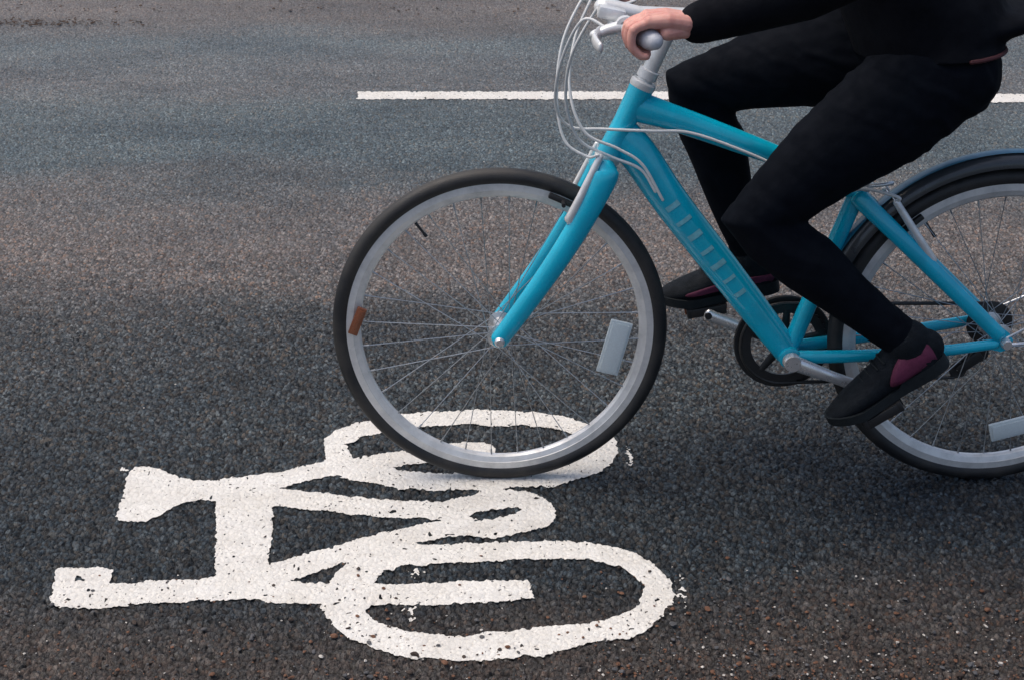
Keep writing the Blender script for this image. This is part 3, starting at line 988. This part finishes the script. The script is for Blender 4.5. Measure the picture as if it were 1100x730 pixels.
for s in (-1, 1):
    sweep(bm, spline([SADX + Vector((-0.075, s * 0.010, 0.02)), SADX + Vector((-0.05, s * 0.02, -0.004)), SADX + Vector((0.03, s * 0.022, -0.004)), SADX + Vector((0.09, s * 0.035, 0.02))], 5), 0.0036, seg=8)
box(bm, SADX + Vector((0, 0, -0.004)), (0.036, 0.052, 0.022), None, 0.004)
build('saddle_rail', bm, M['steel'], saddle)

# drive train ---------------------------------------------------------
CV = B(934, 406) - BB
CV.y = 0
CV = CV.normalized() * 0.168
crank = {-1: CV, 1: -CV}
PED = {}
for s in (-1, 1):
    e = BB + crank[s] + Vector((0, s * 0.072, 0))
    b0 = BB + Vector((0, s * 0.052, 0))
    bm = bmesh.new()
    lathe(bm, [(0, -0.011), (0.0165, -0.011), (0.0185, -0.006), (0.0185, 0.008), (0.012, 0.012), (0, 0.012)] , b0, (0, 1, 0), seg=22)
    sweep(bm, [b0, b0.lerp(e, 0.12), b0.lerp(e, 0.5), b0.lerp(e, 0.92), e], [0.0085, 0.0085, 0.0075, 0.0075, 0.008], [0.0175, 0.0160, 0.0125, 0.0125, 0.0135], seg=18, ref=(0, 1, 0), cap='round')
    build('crank_arm', bm, M['steel'], bike)
    PED[s] = e + Vector((0, s * (0.076 if s < 0 else 0.062), 0))
bm = bmesh.new()
CRG = BB + Vector((0, 0.045, 0))
nt_ = 44
ring0, ring1 = [], []
for k in range(nt_ * 4):
    a = 2 * math.pi * k / (nt_ * 4)
    r = 0.0885 + (0.0035 if k % 4 in (1, 2) else 0)
    ring0.append((r * math.cos(a), r * math.sin(a)))
for yy in (-0.0022, 0.0022):
    ring1.append([bm.verts.new(CRG + Vector((x, yy, z))) for x, z in ring0])
inn = [[bm.verts.new(CRG + Vector((0.070 * math.cos(2 * math.pi * k / (nt_ * 4)), yy, 0.070 * math.sin(2 * math.pi * k / (nt_ * 4))))) for k in range(nt_ * 4)] for yy in (-0.0022, 0.0022)]
nn = nt_ * 4
for k in range(nn):
    j = (k + 1) % nn
    bm.faces.new((ring1[0][k], ring1[0][j], ring1[1][j], ring1[1][k]))
    bm.faces.new((inn[0][k], inn[0][j], inn[1][j], inn[1][k]))
    bm.faces.new((ring1[0][k], ring1[0][j], inn[0][j], inn[0][k]))
    bm.faces.new((ring1[1][k], ring1[1][j], inn[1][j], inn[1][k]))
for k in range(5):
    a = 2 * math.pi * k / 5 + 0.3
    e = Vector((math.cos(a), 0, math.sin(a)))
    sweep(bm, [CRG + e * 0.015, CRG + e * 0.074], [0.004, 0.004], [0.011, 0.007], seg=10, ref=(0, 1, 0))
build('chainring', bm, M['black'], bike)
bm = bmesh.new()
lathe(bm, [(0.080, 0.009), (0.102, 0.008), (0.104, 0.010), (0.104, 0.0125), (0.080, 0.012)], CRG, seg=72, closed=True)
build('chain_guard', bm, M['black'], bike)
COG = RH + Vector((0, 0.045, 0))
for (r0, yy) in ((0.046, -0.008), (0.038, 0.0), (0.031, 0.008)):
    bm = bmesh.new()
    lathe(bm, [(0.012, -0.001), (r0, -0.001), (r0 + 0.002, 0), (r0, 0.001), (0.012, 0.001)], COG + Vector((0, yy, 0)), seg=48)
    build('rear_cog', bm, M['chain'], bike)
JA, JB = COG + Vector((-0.006, 0.004, -0.075)), COG + Vector((-0.048, 0.004, -0.112))


def tangent_arc(c, r, a0, a1, n):
    return [c + Vector((r * math.cos(a0 + (a1 - a0) * k / n), 0, r * math.sin(a0 + (a1 - a0) * k / n))) for k in range(n + 1)]


path = [COG + Vector((0, 0, 0.040))] + [CRG + Vector((0, 0, 0.091))]
path = tangent_arc(COG, 0.040, R(-60), R(92), 12) + tangent_arc(CRG, 0.0905, R(92), R(268), 26) + [JB + Vector((-0.01, 0, -0.018)), JB + Vector((0.012, 0, -0.012)), JB + Vector((0.016, 0, 0.010)), JA + Vector((-0.018, 0, -0.004)), JA + Vector((-0.010, 0, 0.016)), COG + Vector((0.02, 0, -0.0346))]
bm = bmesh.new()
sweep(bm, path, 0.0035, 0.0042, seg=8, ref=(0, 1, 0))
build('chain', bm, M['chain'], bike)
bm = bmesh.new()
for j in (JA, JB):
    lathe(bm, [(0.004, -0.003), (0.017, -0.003), (0.019, 0), (0.017, 0.003), (0.004, 0.003)], j, seg=26)
sweep(bm, [JA + Vector((0, -0.007, 0)), JB + Vector((0, -0.007, 0))], [0.0018, 0.0018], [0.012, 0.010], seg=12, ref=(0, 1, 0), cap='round')
sweep(bm, [JA + Vector((0, 0.009, 0)), JB + Vector((0, 0.009, 0))], [0.0022, 0.0022], [0.013, 0.011], seg=12, ref=(0, 1, 0), cap='round')
sweep(bm, [JA + Vector((0, 0.018, 0)), COG + Vector((0.008, 0.026, -0.03)), COG + Vector((0.002, 0.024, -0.006))], [0.012, 0.013, 0.008], seg=12, cap='round')
build('derailleur', bm, M['black'], bike)
FOOTDIR = {-1: R(34), 1: R(9)}
for s in (-1, 1):
    p = PED[s]
    rt = yrot(-FOOTDIR[s])
    bm = bmesh.new()
    for dx in (-0.036, 0.036):
        box(bm, p + rt @ Vector((dx, 0, 0)), (0.012, 0.092, 0.022), rt, 0.003)
    for dy in (-0.042, 0.0, 0.042):
        box(bm, p + rt @ Vector((0, dy, 0)), (0.066, 0.010, 0.020), rt, 0.003)
    sweep(bm, [p - Vector((0, s * 0.072, 0)), p + Vector((0, s * 0.044, 0))], 0.0075, seg=14)
    pd = build('pedal', bm, M['black'], bike)
    for dx in (-0.043, 0.043):
        bm = bmesh.new()
        box(bm, p + rt @ Vector((dx, 0, 0)), (0.004, 0.060, 0.013), rt, 0.001)
        build('pedal_reflector', bm, M['amber'] if s > 0 else M['black'], pd)

# rear mudguard ----------------------------------------------------------
bm = bmesh.new()
RG = 0.379
prof = []
w0 = 0.030
for k in range(9):
    a = math.pi * k / 8
    prof.append((RG - 0.020 + 0.020 * math.sin(a), -w0 * math.cos(a)))
inner = [(r - 0.0022, h * 0.94) for r, h in prof[::-1]]
lathe(bm, [(RG - 0.027, -w0)] + prof + [(RG - 0.027, w0)] + [(RG - 0.027, w0 * 0.93)] + inner + [(RG - 0.027, -w0 * 0.93)], RH, seg=90, closed=True, a0=R(-170), a1=R(-12))
guard = build('rear_mudguard', bm, M['guard'], bike, sharp=R(60))
bm = bmesh.new()
lathe(bm, [(RG + 0.0005, -0.017), (RG + 0.0022, -0.012), (RG + 0.0030, 0), (RG + 0.0022, 0.012), (RG + 0.0005, 0.017), (RG - 0.001, 0)], RH, seg=90, closed=True, a0=R(-170), a1=R(-12))
build('mudguard_stripe', bm, M['guardblue'], guard)
for s in (-1, 1):
    bm = bmesh.new()
    a = R(30)
    sweep(bm, [RH + Vector((0, s * 0.070, 0.01)), RH + Vector((math.cos(a) * (RG - 0.03), s * 0.032, math.sin(a) * (RG - 0.03)))], 0.0022, seg=8)
    build('mudguard_stay', bm, M['steel'], guard)

# ---------------------------------------------------------------- the rider
rider = empty('person', ROOT)
tag(rider, 'cyclist in black leggings and black jacket with dark pink trimmed trainers riding the teal bicycle', 'person')


def footframe(s):
    """origin on the sole under the ball of the foot; d towards the toe, u up out of the sole"""
    a = FOOTDIR[s]
    d = Vector((-math.cos(a), 0, -math.sin(a)))
    u = Vector((-math.sin(a), 0, math.cos(a)))
    return PED[s] + u * 0.0125 + d * 0.006, d, u


HIP = {-1: B(1003, 82, -0.085), 1: None}
HIP[1] = Vector((HIP[-1].x - 0.012, 0.085, HIP[-1].z + 0.030))
ANK, KNEE = {}, {}
for s in (-1, 1):
    o, d, u = footframe(s)
    ANK[s] = o - d * 0.118 + u * 0.078
    L1, L2 = (0.425, 0.40)
    h, a = HIP[s], ANK[s]
    v = a - h
    D = v.length
    D2 = min(D, L1 + L2 - 0.005)
    t = (L1 * L1 - L2 * L2 + D2 * D2) / (2 * D2)
    hh = math.sqrt(max(L1 * L1 - t * t, 0))
    perp = Vector((v.z, 0, -v.x)).normalized()
    if perp.x > 0:
        perp = -perp
    KNEE[s] = h + v.normalized() * t + perp * hh + Vector((0, s * 0.004, 0))
print('knees', KNEE, 'ankles', ANK)

HC = (HIP[-1] + HIP[1]) / 2
lean = R(22)
tv = Vector((-math.sin(lean), 0, math.cos(lean)))
SHC = HC + tv * 0.505
SHO = {s: SHC + Vector((-0.01, s * 0.175, 0)) for s in (-1, 1)}
NECK = SHC + Vector((-0.03, 0, 0.07))
HEAD = NECK + Vector((-0.055, 0, 0.115))
GR = {s: barat(s * 0.268) for s in (-1, 1)}
WR, ELB = {}, {}
for s in (-1, 1):
    WR[s] = GR[s] + Vector((0.078, -s * 0.004, 0.020))
    a, b = SHO[s], WR[s]
    v = b - a
    L1, L2 = 0.30, 0.265
    D = min(v.length, L1 + L2 - 0.004)
    t = (L1 * L1 - L2 * L2 + D * D) / (2 * D)
    hh = math.sqrt(max(L1 * L1 - t * t, 0))
    pl = Vector((0.75, s * 0.45, -0.1))
    pl = (pl - v.normalized() * pl.dot(v.normalized())).normalized()
    # turn the elbow about the shoulder-wrist line until the forearm rises as steeply as in the photograph
    best = None
    for kk in range(72):
        q = Matrix.Rotation(2 * math.pi * kk / 72, 3, v.normalized()) @ pl
        e = a + v.normalized() * t + q * hh
        if s * e.y < 0.16 or s * e.y > 0.34:
            continue
        want = WR[s] + Vector((0.225, s * 0.02, 0.135))
        cst = (e - want).length
        if best is None or cst < best[0]:
            best = (cst, e)
    ELB[s] = best[1] if best else a + v.normalized() * t + pl * hh
print('arms', SHO, ELB, WR, (SHO[-1] - WR[-1]).length)


def leg(bm, s, g):
    h, k, a = HIP[s], KNEE[s], ANK[s]
    pts = [h, h.lerp(k, 0.25), h.lerp(k, 0.6), h.lerp(k, 0.88), k, k.lerp(a, 0.12), k.lerp(a, 0.32), k.lerp(a, 0.62), k.lerp(a, 0.88), a]
    back = Vector((0.012, 0, -0.004))
    pts[6] = pts[6] + back
    pts[2] = pts[2] + Vector((-0.004, 0, 0.006))
    ra = [0.084, 0.086, 0.070, 0.054, 0.052, 0.051, 0.053, 0.042, 0.034, 0.033]
    rb = [0.100, 0.102, 0.080, 0.060, 0.057, 0.055, 0.058, 0.045, 0.037, 0.036]
    sweep(bm, pts, [r + g for r in ra], [r + g for r in rb], seg=20, ref=(0, 1, 0), cap='round')


def torso(bm, g, upper=True):
    c = HC
    sweep(bm, [c + Vector((0.035, -0.075, -0.010)), c + Vector((0.035, 0.075, -0.010))], 0.098 + g, seg=20, cap='round')
    if upper:
        pts = [c + Vector((0.005, 0, 0.01)), c + tv * 0.12, c + tv * 0.24, c + tv * 0.36, SHC - tv * 0.01]
        sweep(bm, pts, [r + g for r in (0.150, 0.140, 0.142, 0.160, 0.135)], [r + g for r in (0.108, 0.100, 0.105, 0.108, 0.075)], seg=22, ref=(0, 1, 0), cap='round')


def arm(bm, s, g, wr=0.0):
    pts = [SHO[s] + Vector((0, -s * 0.03, 0.0)), SHO[s].lerp(ELB[s], 0.3), SHO[s].lerp(ELB[s], 0.8), ELB[s], ELB[s].lerp(WR[s], 0.25), ELB[s].lerp(WR[s], 0.7), WR[s] + wr * (ELB[s] - WR[s]).normalized()]
    sweep(bm, pts, [r + g for r in (0.060, 0.052, 0.043, 0.041, 0.044, 0.034, 0.027)], seg=16, cap='round')


def hand(s):
    """closed round the grip: palm on top and behind, four fingers over the front and under, thumb beneath from the inner side"""
    bm = bmesh.new()
    g = GR[s]
    th = R(-8)

    def Q(x, y, z):                                      # y measured towards the stem
        return g + Vector((x, -s * y, z))
    wrist = Q(0.082, 0.004, 0.022)
    sweep(bm, [wrist + Vector((0.06, 0, 0.014)), wrist, Q(0.062, 0.002, 0.026)], [0.024, 0.025, 0.030], [0.019, 0.018, 0.018], seg=16, ref=(0, 1, 0), cap='round')
    fin = [(0.030, 1.0, 0.0088), (0.0105, 1.08, 0.0091), (-0.0095, 1.02, 0.0087), (-0.029, 0.86, 0.0078)]
    for y, ln, r in fin:
        sweep(bm, [Q(0.066, y * 0.62, 0.026), Q(0.034, y * 0.9, 0.032), Q(0.002, y, 0.0305)], [0.0155, 0.0140, r + 0.0028], seg=12, cap='round')
        mcp, pip = Q(0.001, y, 0.0295), Q(-0.0275 * ln, y + 0.001, 0.0165 - 0.004 * (ln - 1))
        dip, tip = Q(-0.0275 * (0.6 + 0.4 * ln), y + 0.001, -0.009), Q(-0.0115, y + 0.002, -0.0255)
        tip2 = Q(0.002 + 0.004 * (ln - 1) * 4, y + 0.002, -0.0275)
        sweep(bm, spline([mcp, pip, dip, tip, tip2], 4), list(np.linspace(r + 0.0014, r - 0.0014, 17)), seg=12, cap='round')
        bmesh.ops.create_icosphere(bm, subdivisions=2, radius=r + 0.0028, matrix=Matrix.Translation(mcp + Vector((0.002, 0, 0.002))))
        bmesh.ops.create_icosphere(bm, subdivisions=2, radius=r + 0.0016, matrix=Matrix.Translation(pip))
    sweep(bm, [Q(0.064, 0.014, 0.020), Q(0.040, 0.030, 0.010), Q(0.024, 0.040, 0.002)], [0.017, 0.016, 0.0125], seg=12, cap='round')
    sweep(bm, spline([Q(0.026, 0.040, 0.004), Q(0.014, 0.048, -0.016), Q(-0.010, 0.050, -0.0255), Q(-0.024, 0.047, -0.022)], 4), list(np.linspace(0.0118, 0.0085, 13)), seg=12, cap='round')
    sweep(bm, [Q(0.064, -0.014, 0.016), Q(0.034, -0.026, 0.012)], [0.016, 0.013], seg=12, cap='round')
    return remeshed(bm, 0.0017, 5, 0.4)


# the body itself: head, neck, trunk and limbs in one skin, hands joined at the wrists
bm = bmesh.new()
torso(bm, -0.012)
for s in (-1, 1):
    leg(bm, s, -0.008)
    arm(bm, s, -0.006)
    o, d, u = footframe(s)
    sweep(bm, [ANK[s] + u * 0.01, ANK[s] - u * 0.03, o - d * 0.06 + u * 0.038, o + u * 0.028, o + d * 0.045 + u * 0.022], [0.030, 0.028, 0.028, 0.032, 0.026], [0.034, 0.030, 0.026, 0.019, 0.013], seg=14, ref=(0, 1, 0), cap='round')
sweep(bm, [SHC, NECK, HEAD - Vector((0, 0, 0.05))], [0.065, 0.052, 0.052], seg=16, cap='round')
hd = HEAD
fwd = Vector((-0.985, 0, -0.17))
upv = Vector((-0.17, 0, 0.985))
sweep(bm, [hd - upv * 0.095 + fwd * 0.035, hd - upv * 0.05 + fwd * 0.02, hd + upv * 0.01, hd + upv * 0.06, hd + upv * 0.085], [0.036, 0.060, 0.072, 0.068, 0.045], [0.050, 0.078, 0.094, 0.088, 0.055], seg=22, ref=(0, 1, 0), cap='round')
sweep(bm, [hd + fwd * 0.088 + upv * 0.012, hd + fwd * 0.102 - upv * 0.010, hd + fwd * 0.112 - upv * 0.028, hd + fwd * 0.092 - upv * 0.036], [0.009, 0.011, 0.014, 0.012], seg=10, cap='round')
for s in (-1, 1):
    sweep(bm, [hd + Vector((0.012, s * 0.070, 0.012)), hd + Vector((0.016, s * 0.078, -0.01)), hd + Vector((0.010, s * 0.072, -0.030))], [0.012, 0.011, 0.008], [0.020, 0.018, 0.012], seg=10, ref=(0, 1, 0), cap='round')
    bmesh.ops.create_icosphere(bm, subdivisions=2, radius=0.0125, matrix=Matrix.Translation(hd + fwd * 0.082 + upv * 0.006 + Vector((0, s * 0.032, 0))))
sweep(bm, [hd + fwd * 0.085 - upv * 0.060 + Vector((0, -0.022, 0)), hd + fwd * 0.094 - upv * 0.059, hd + fwd * 0.085 - upv * 0.060 + Vector((0, 0.022, 0))], [0.005, 0.008, 0.005], seg=10, cap='round')
body_me = remeshed(bm, 0.0065, 4, 0.5)
bmj = bmesh.new()
bmj.from_mesh(body_me)
for s in (-1, 1):
    hm = hand(s)
    bmj.from_mesh(hm)
    bpy.data.meshes.remove(hm)
bpy.data.meshes.remove(body_me)
body = build('body', bmj, M['skin'], rider, sharp=R(180))

bm = bmesh.new()
torso(bm, 0.0, False)
sweep(bm, [HC + Vector((0.005, 0, 0.0)), HC + tv * 0.13], [0.150, 0.138], [0.108, 0.10], seg=20, ref=(0, 1, 0), cap='round')
for s in (-1, 1):
    leg(bm, s, 0.004)
me = remeshed(bm, 0.005, 8, 0.5)
nv = len(me.vertices)
co = np.empty(nv * 3, np.float32)
no_ = np.empty(nv * 3, np.float32)
me.vertices.foreach_get('co', co)
me.vertices.foreach_get('normal', no_)
co, no_ = co.reshape(-1, 3), no_.reshape(-1, 3)
amp = np.zeros(nv)
for s in (-1, 1):
    for c, rad, wgt in ((KNEE[s] + Vector((0.05, 0, 0)), 0.11, 1.0), (ANK[s] + Vector((0, 0, 0.05)), 0.08, 0.9), (HIP[s] + Vector((-0.09, 0, 0.03)), 0.15, 1.0), (HIP[s] + Vector((0.05, 0, -0.09)), 0.13, 0.7)):
        d2 = ((co - np.array(c)) ** 2).sum(1)
        amp += wgt * np.exp(-d2 / (rad * rad))
ph = co[:, 0] * 60 + co[:, 2] * 120 + 7 * vnoise(co[:, 0] + co[:, 1], co[:, 2], 14, 41) + 2 * vnoise(co[:, 0], co[:, 1], 30, 42)
fold = np.sin(ph) * 0.6 + np.sin(ph * 1.9 + 1.3) * 0.3
co += no_ * (fold * np.minimum(amp, 1.2) * 0.0026)[:, None]
me.vertices.foreach_set('co', co.ravel())
me.update()
link('leggings', me, rider, [M['leggings']])

bm = bmesh.new()
torso(bm, 0.012)
# lower hem of the jacket, a little flared behind by the wind
sweep(bm, [HC + Vector((0.035, 0, 0.048)), HC + Vector((0.020, 0, 0.09)), HC + tv * 0.16], [0.172, 0.165, 0.155], [0.128, 0.125, 0.115], seg=22, ref=(0, 1, 0))
sweep(bm, [HC + Vector((0.10, 0, 0.075)), HC + Vector((0.17, 0, 0.085)), HC + Vector((0.215, 0, 0.100))], [0.15, 0.12, 0.085], [0.040, 0.028, 0.016], seg=18, ref=(0, 1, 0), cap='round')
for s in (-1, 1):
    arm(bm, s, 0.010, 0.012)
    bmesh.ops.create_icosphere(bm, subdivisions=3, radius=0.075, matrix=Matrix.Translation(SHO[s]))
sweep(bm, [SHC, NECK + Vector((0.004, 0, -0.006))], [0.09, 0.066], seg=18, cap='round')
me = remeshed(bm, 0.0075, 7, 0.5)
# cut the part of the trunk blob that would reach below the hem
bmj = bmesh.new()
bmj.from_mesh(me)
bpy.data.meshes.remove(me)
bmesh.ops.bisect_plane(bmj, geom=list(bmj.verts) + list(bmj.edges) + list(bmj.faces), plane_co=HC + Vector((0.05, 0, 0.030)), plane_no=Vector((0.10, 0, -1)).normalized(), clear_outer=True)
jk = build('jacket', bmj, M['jacket'], rider, sharp=R(70))
sol = jk.modifiers.new('cloth_thickness', 'SOLIDIFY')
sol.thickness = 0.003
sol.offset = -1
# maroon edging along the back of the hem, following the cut edge of the jacket
jb = bmesh.new()
jb.from_mesh(jk.data)
be = [e for e in jb.edges if len(e.link_faces) == 1]
nxt = {}
for e in be:
    for p, q in ((e.verts[0], e.verts[1]), (e.verts[1], e.verts[0])):
        nxt.setdefault(p, []).append(q)
loops, seen = [], set()
for v0 in nxt:
    if v0 in seen:
        continue
    lp, cur = [], v0
    while cur is not None and cur not in seen:
        seen.add(cur)
        lp.append(cur.co.copy())
        cur = next((n for n in nxt[cur] if n not in seen), None)
    loops.append(lp)
lp = max(loops, key=len)
k0 = max(range(len(lp)), key=lambda k: abs(lp[k].y) * -1 + (lp[k].x < HC.x) * 10)   # start in front, so the back is one run
lp = lp[k0:] + lp[:k0]
back = [p for p in lp if p.x > HC.x + 0.035]
back = back[::3]
jb.free()
bm = bmesh.new()
sweep(bm, spline([tuple(p) for p in back], 2), 0.0042, seg=8, cap='round', ref=(0, 0, 1))
build('jacket_hem', bm, M['maroon'], jk)


def shoe(s):
    o, d, u = footframe(s)
    y = Vector((0, 1, 0))
    root = empty('shoe', Matrix.Identity(4))
    root.parent = rider
    bm = bmesh.new()
    st = [(-0.150, 0.050, 0.030, 0.036), (-0.125, 0.050, 0.036, 0.044), (-0.09, 0.046, 0.037, 0.042), (-0.045, 0.041, 0.039, 0.036), (0.0, 0.034, 0.045, 0.028), (0.040, 0.028, 0.043, 0.022), (0.068, 0.024, 0.032, 0.017), (0.082, 0.022, 0.020, 0.012)]
    sweep(bm, spline([tuple(o + d * a + u * b) for a, b, _, _ in st], 4), list(np.array(spline([(w,) for *_, w, _ in st], 4)).ravel()), list(np.array(spline([(h,) for *_, h in st], 4)).ravel()), seg=22, ref=(0, 1, 0), cap='round')
    sweep(bm, [ANK[s] - u * 0.045, ANK[s] - u * 0.01 + d * 0.002, ANK[s] + u * 0.006], [0.038, 0.039, 0.041], [0.050, 0.048, 0.047], seg=20, ref=(0, 1, 0), cap='round')
    sweep(bm, [o - d * 0.075 + u * 0.080, o - d * 0.03 + u * 0.062], [0.022, 0.022], [0.012, 0.010], seg=14, ref=(0, 1, 0), cap='round')
    me = remeshed(bm, 0.0042, 4, 0.5)
    link('shoe_upper', me, root, [M['shoe']])
    # sole
    bm = bmesh.new()
    outl = [(-0.170, 0.0), (-0.160, 0.026), (-0.125, 0.037), (-0.07, 0.036), (-0.02, 0.042), (0.025, 0.049), (0.06, 0.042), (0.085, 0.024), (0.094, 0.0)]
    ol = outl + [(a, -b) for a, b in outl[-2:0:-1]]
    ol = spline(ol + [ol[0]], 4)[:-1]
    lo_, hi_ = [], []
    for a, b in ol:
        kick = 0.012 * max(a - 0.03, 0) / 0.06
        heel = 0.008 if a < -0.06 else 0.0
        lo_.append(bm.verts.new(o + d * a + y * b + u * (0.0 + kick)))
        hi_.append(bm.verts.new(o + d * (a * 0.99) + y * (b * 0.98) + u * (0.018 + heel + kick)))
    n = len(ol)
    for k in range(n):
        bm.faces.new((lo_[k], lo_[(k + 1) % n], hi_[(k + 1) % n], hi_[k]))
    bm.faces.new(lo_[::-1])
    bm.faces.new(hi_)
    build('shoe_sole', bm, M['sole'], root)
    # pink panels on both flanks of the heel and a stripe
    for sd in (-1, 1):
        bm = bmesh.new()
        pl = [(-0.150, 0.024), (-0.118, 0.030), (-0.070, 0.028), (-0.048, 0.036), (-0.066, 0.060), (-0.098, 0.078), (-0.128, 0.082), (-0.150, 0.066)]
        if s > 0:
            pl = [(-0.150, 0.026), (-0.05, 0.030), (0.02, 0.026), (0.03, 0.034), (-0.05, 0.046), (-0.150, 0.046)]

        def side(a, b):
            w = float(np.interp(a, [x[0] for x in st], [x[2] for x in st]))
            cz = float(np.interp(a, [x[0] for x in st], [x[1] for x in st]))
            hgt = float(np.interp(a, [x[0] for x in st], [x[3] for x in st]))
            t = max(min((b - cz) / hgt, 0.75), -0.9)
            wv = w * math.sqrt(1 - t * t)
            return o + d * a + u * b + y * (sd * (wv + 0.0025))
        # fill as a fan of small quads so that it follows the flank
        cx, cz_ = sum(p[0] for p in pl) / len(pl), sum(p[1] for p in pl) / len(pl)
        rings = []
        pl2 = spline(pl + [pl[0]], 3)[:-1]
        for f in (0.35, 0.7, 1.0):
            rings.append([bm.verts.new(side(cx + (a - cx) * f, cz_ + (b - cz_) * f)) for a, b in pl2])
        bm.faces.new(rings[0])
        for r0, r1 in zip(rings, rings[1:]):
            for k in range(len(pl2)):
                bm.faces.new((r0[k], r0[(k + 1) % len(pl2)], r1[(k + 1) % len(pl2)], r1[k]))
        ob = build('shoe_panel', bm, M['pink'], root)
        so = ob.modifiers.new('thickness', 'SOLIDIFY')
        so.thickness = 0.003
        so.offset = 0
    for k in range(4):                                    # lacing
        bm = bmesh.new()
        a = -0.060 + 0.017 * k
        hgt = float(np.interp(a, [x[0] for x in st], [x[1] + x[3] for x in st])) + (0.006 if k < 2 else 0.002)
        sweep(bm, spline([o + d * a + u * (hgt - 0.010) - y * 0.024, o + d * (a + 0.004) + u * (hgt + 0.001), o + d * a + u * (hgt - 0.010) + y * 0.024], 4), 0.0022, seg=8, cap='round')
        build('shoe_lace', bm, M['sole'], root)
    return root


shoe(-1)
shoe(1)
bm = bmesh.new()
sweep(bm, [hd + upv * 0.045 - fwd * 0.028, hd + upv * 0.085 - fwd * 0.008, hd + upv * 0.10], [0.080, 0.070, 0.04], [0.088, 0.085, 0.05], seg=20, ref=(0, 1, 0), cap='round')
sweep(bm, spline([hd - fwd * 0.05 + upv * 0.05, hd - fwd * 0.075, hd - fwd * 0.085 - upv * 0.07, hd - fwd * 0.10 - upv * 0.16], 4), list(np.linspace(0.062, 0.022, 13)), list(np.linspace(0.045, 0.018, 13)), seg=16, ref=(0, 1, 0), cap='round')
link('hair', remeshed(bm, 0.006, 4), rider, [M['hair']])

# ---------------------------------------------------------------- light
w = bpy.data.worlds.new('World')
SC.world = w
w.use_nodes = True
nt = w.node_tree
sky = nt.nodes.new('ShaderNodeTexSky')
sky.sky_type = 'NISHITA'
sky.sun_disc = False
EL, AZ = R(66), R(-78)
sky.sun_elevation = EL
sky.sun_rotation = AZ
sky.air_density = 1.0
sky.dust_density = 4.5
sky.ozone_density = 1.0
bg = nt.nodes['Background']
bg.inputs['Strength'].default_value = 0.12
nt.links.new(sky.outputs[0], bg.inputs[0])
sd = bpy.data.lights.new('sun', 'SUN')
sd.energy = 1.2
sd.angle = R(40)
sd.color = (1.0, 0.91, 0.80)
sun = bpy.data.objects.new('sun', sd)
COL.objects.link(sun)
sdir_ = Vector((math.sin(AZ) * math.cos(EL), math.cos(AZ) * math.cos(EL), math.sin(EL)))
sun.rotation_euler = sdir_.to_track_quat('Z', 'Y').to_euler()
sun.location = (0, 0, 20)

SC.view_settings.view_transform = 'Standard'
SC.view_settings.look = 'None'
SC.view_settings.exposure = 0.45
SC.view_settings.gamma = 1.0
SC.view_settings.use_curve_mapping = False
SC.cycles.use_denoising = True
SC.cycles.denoiser = 'OPENIMAGEDENOISE'
SC.cycles.denoising_input_passes = 'RGB_ALBEDO_NORMAL'
SC.cycles.denoising_prefilter = 'ACCURATE'
SC.render.film_transparent = False
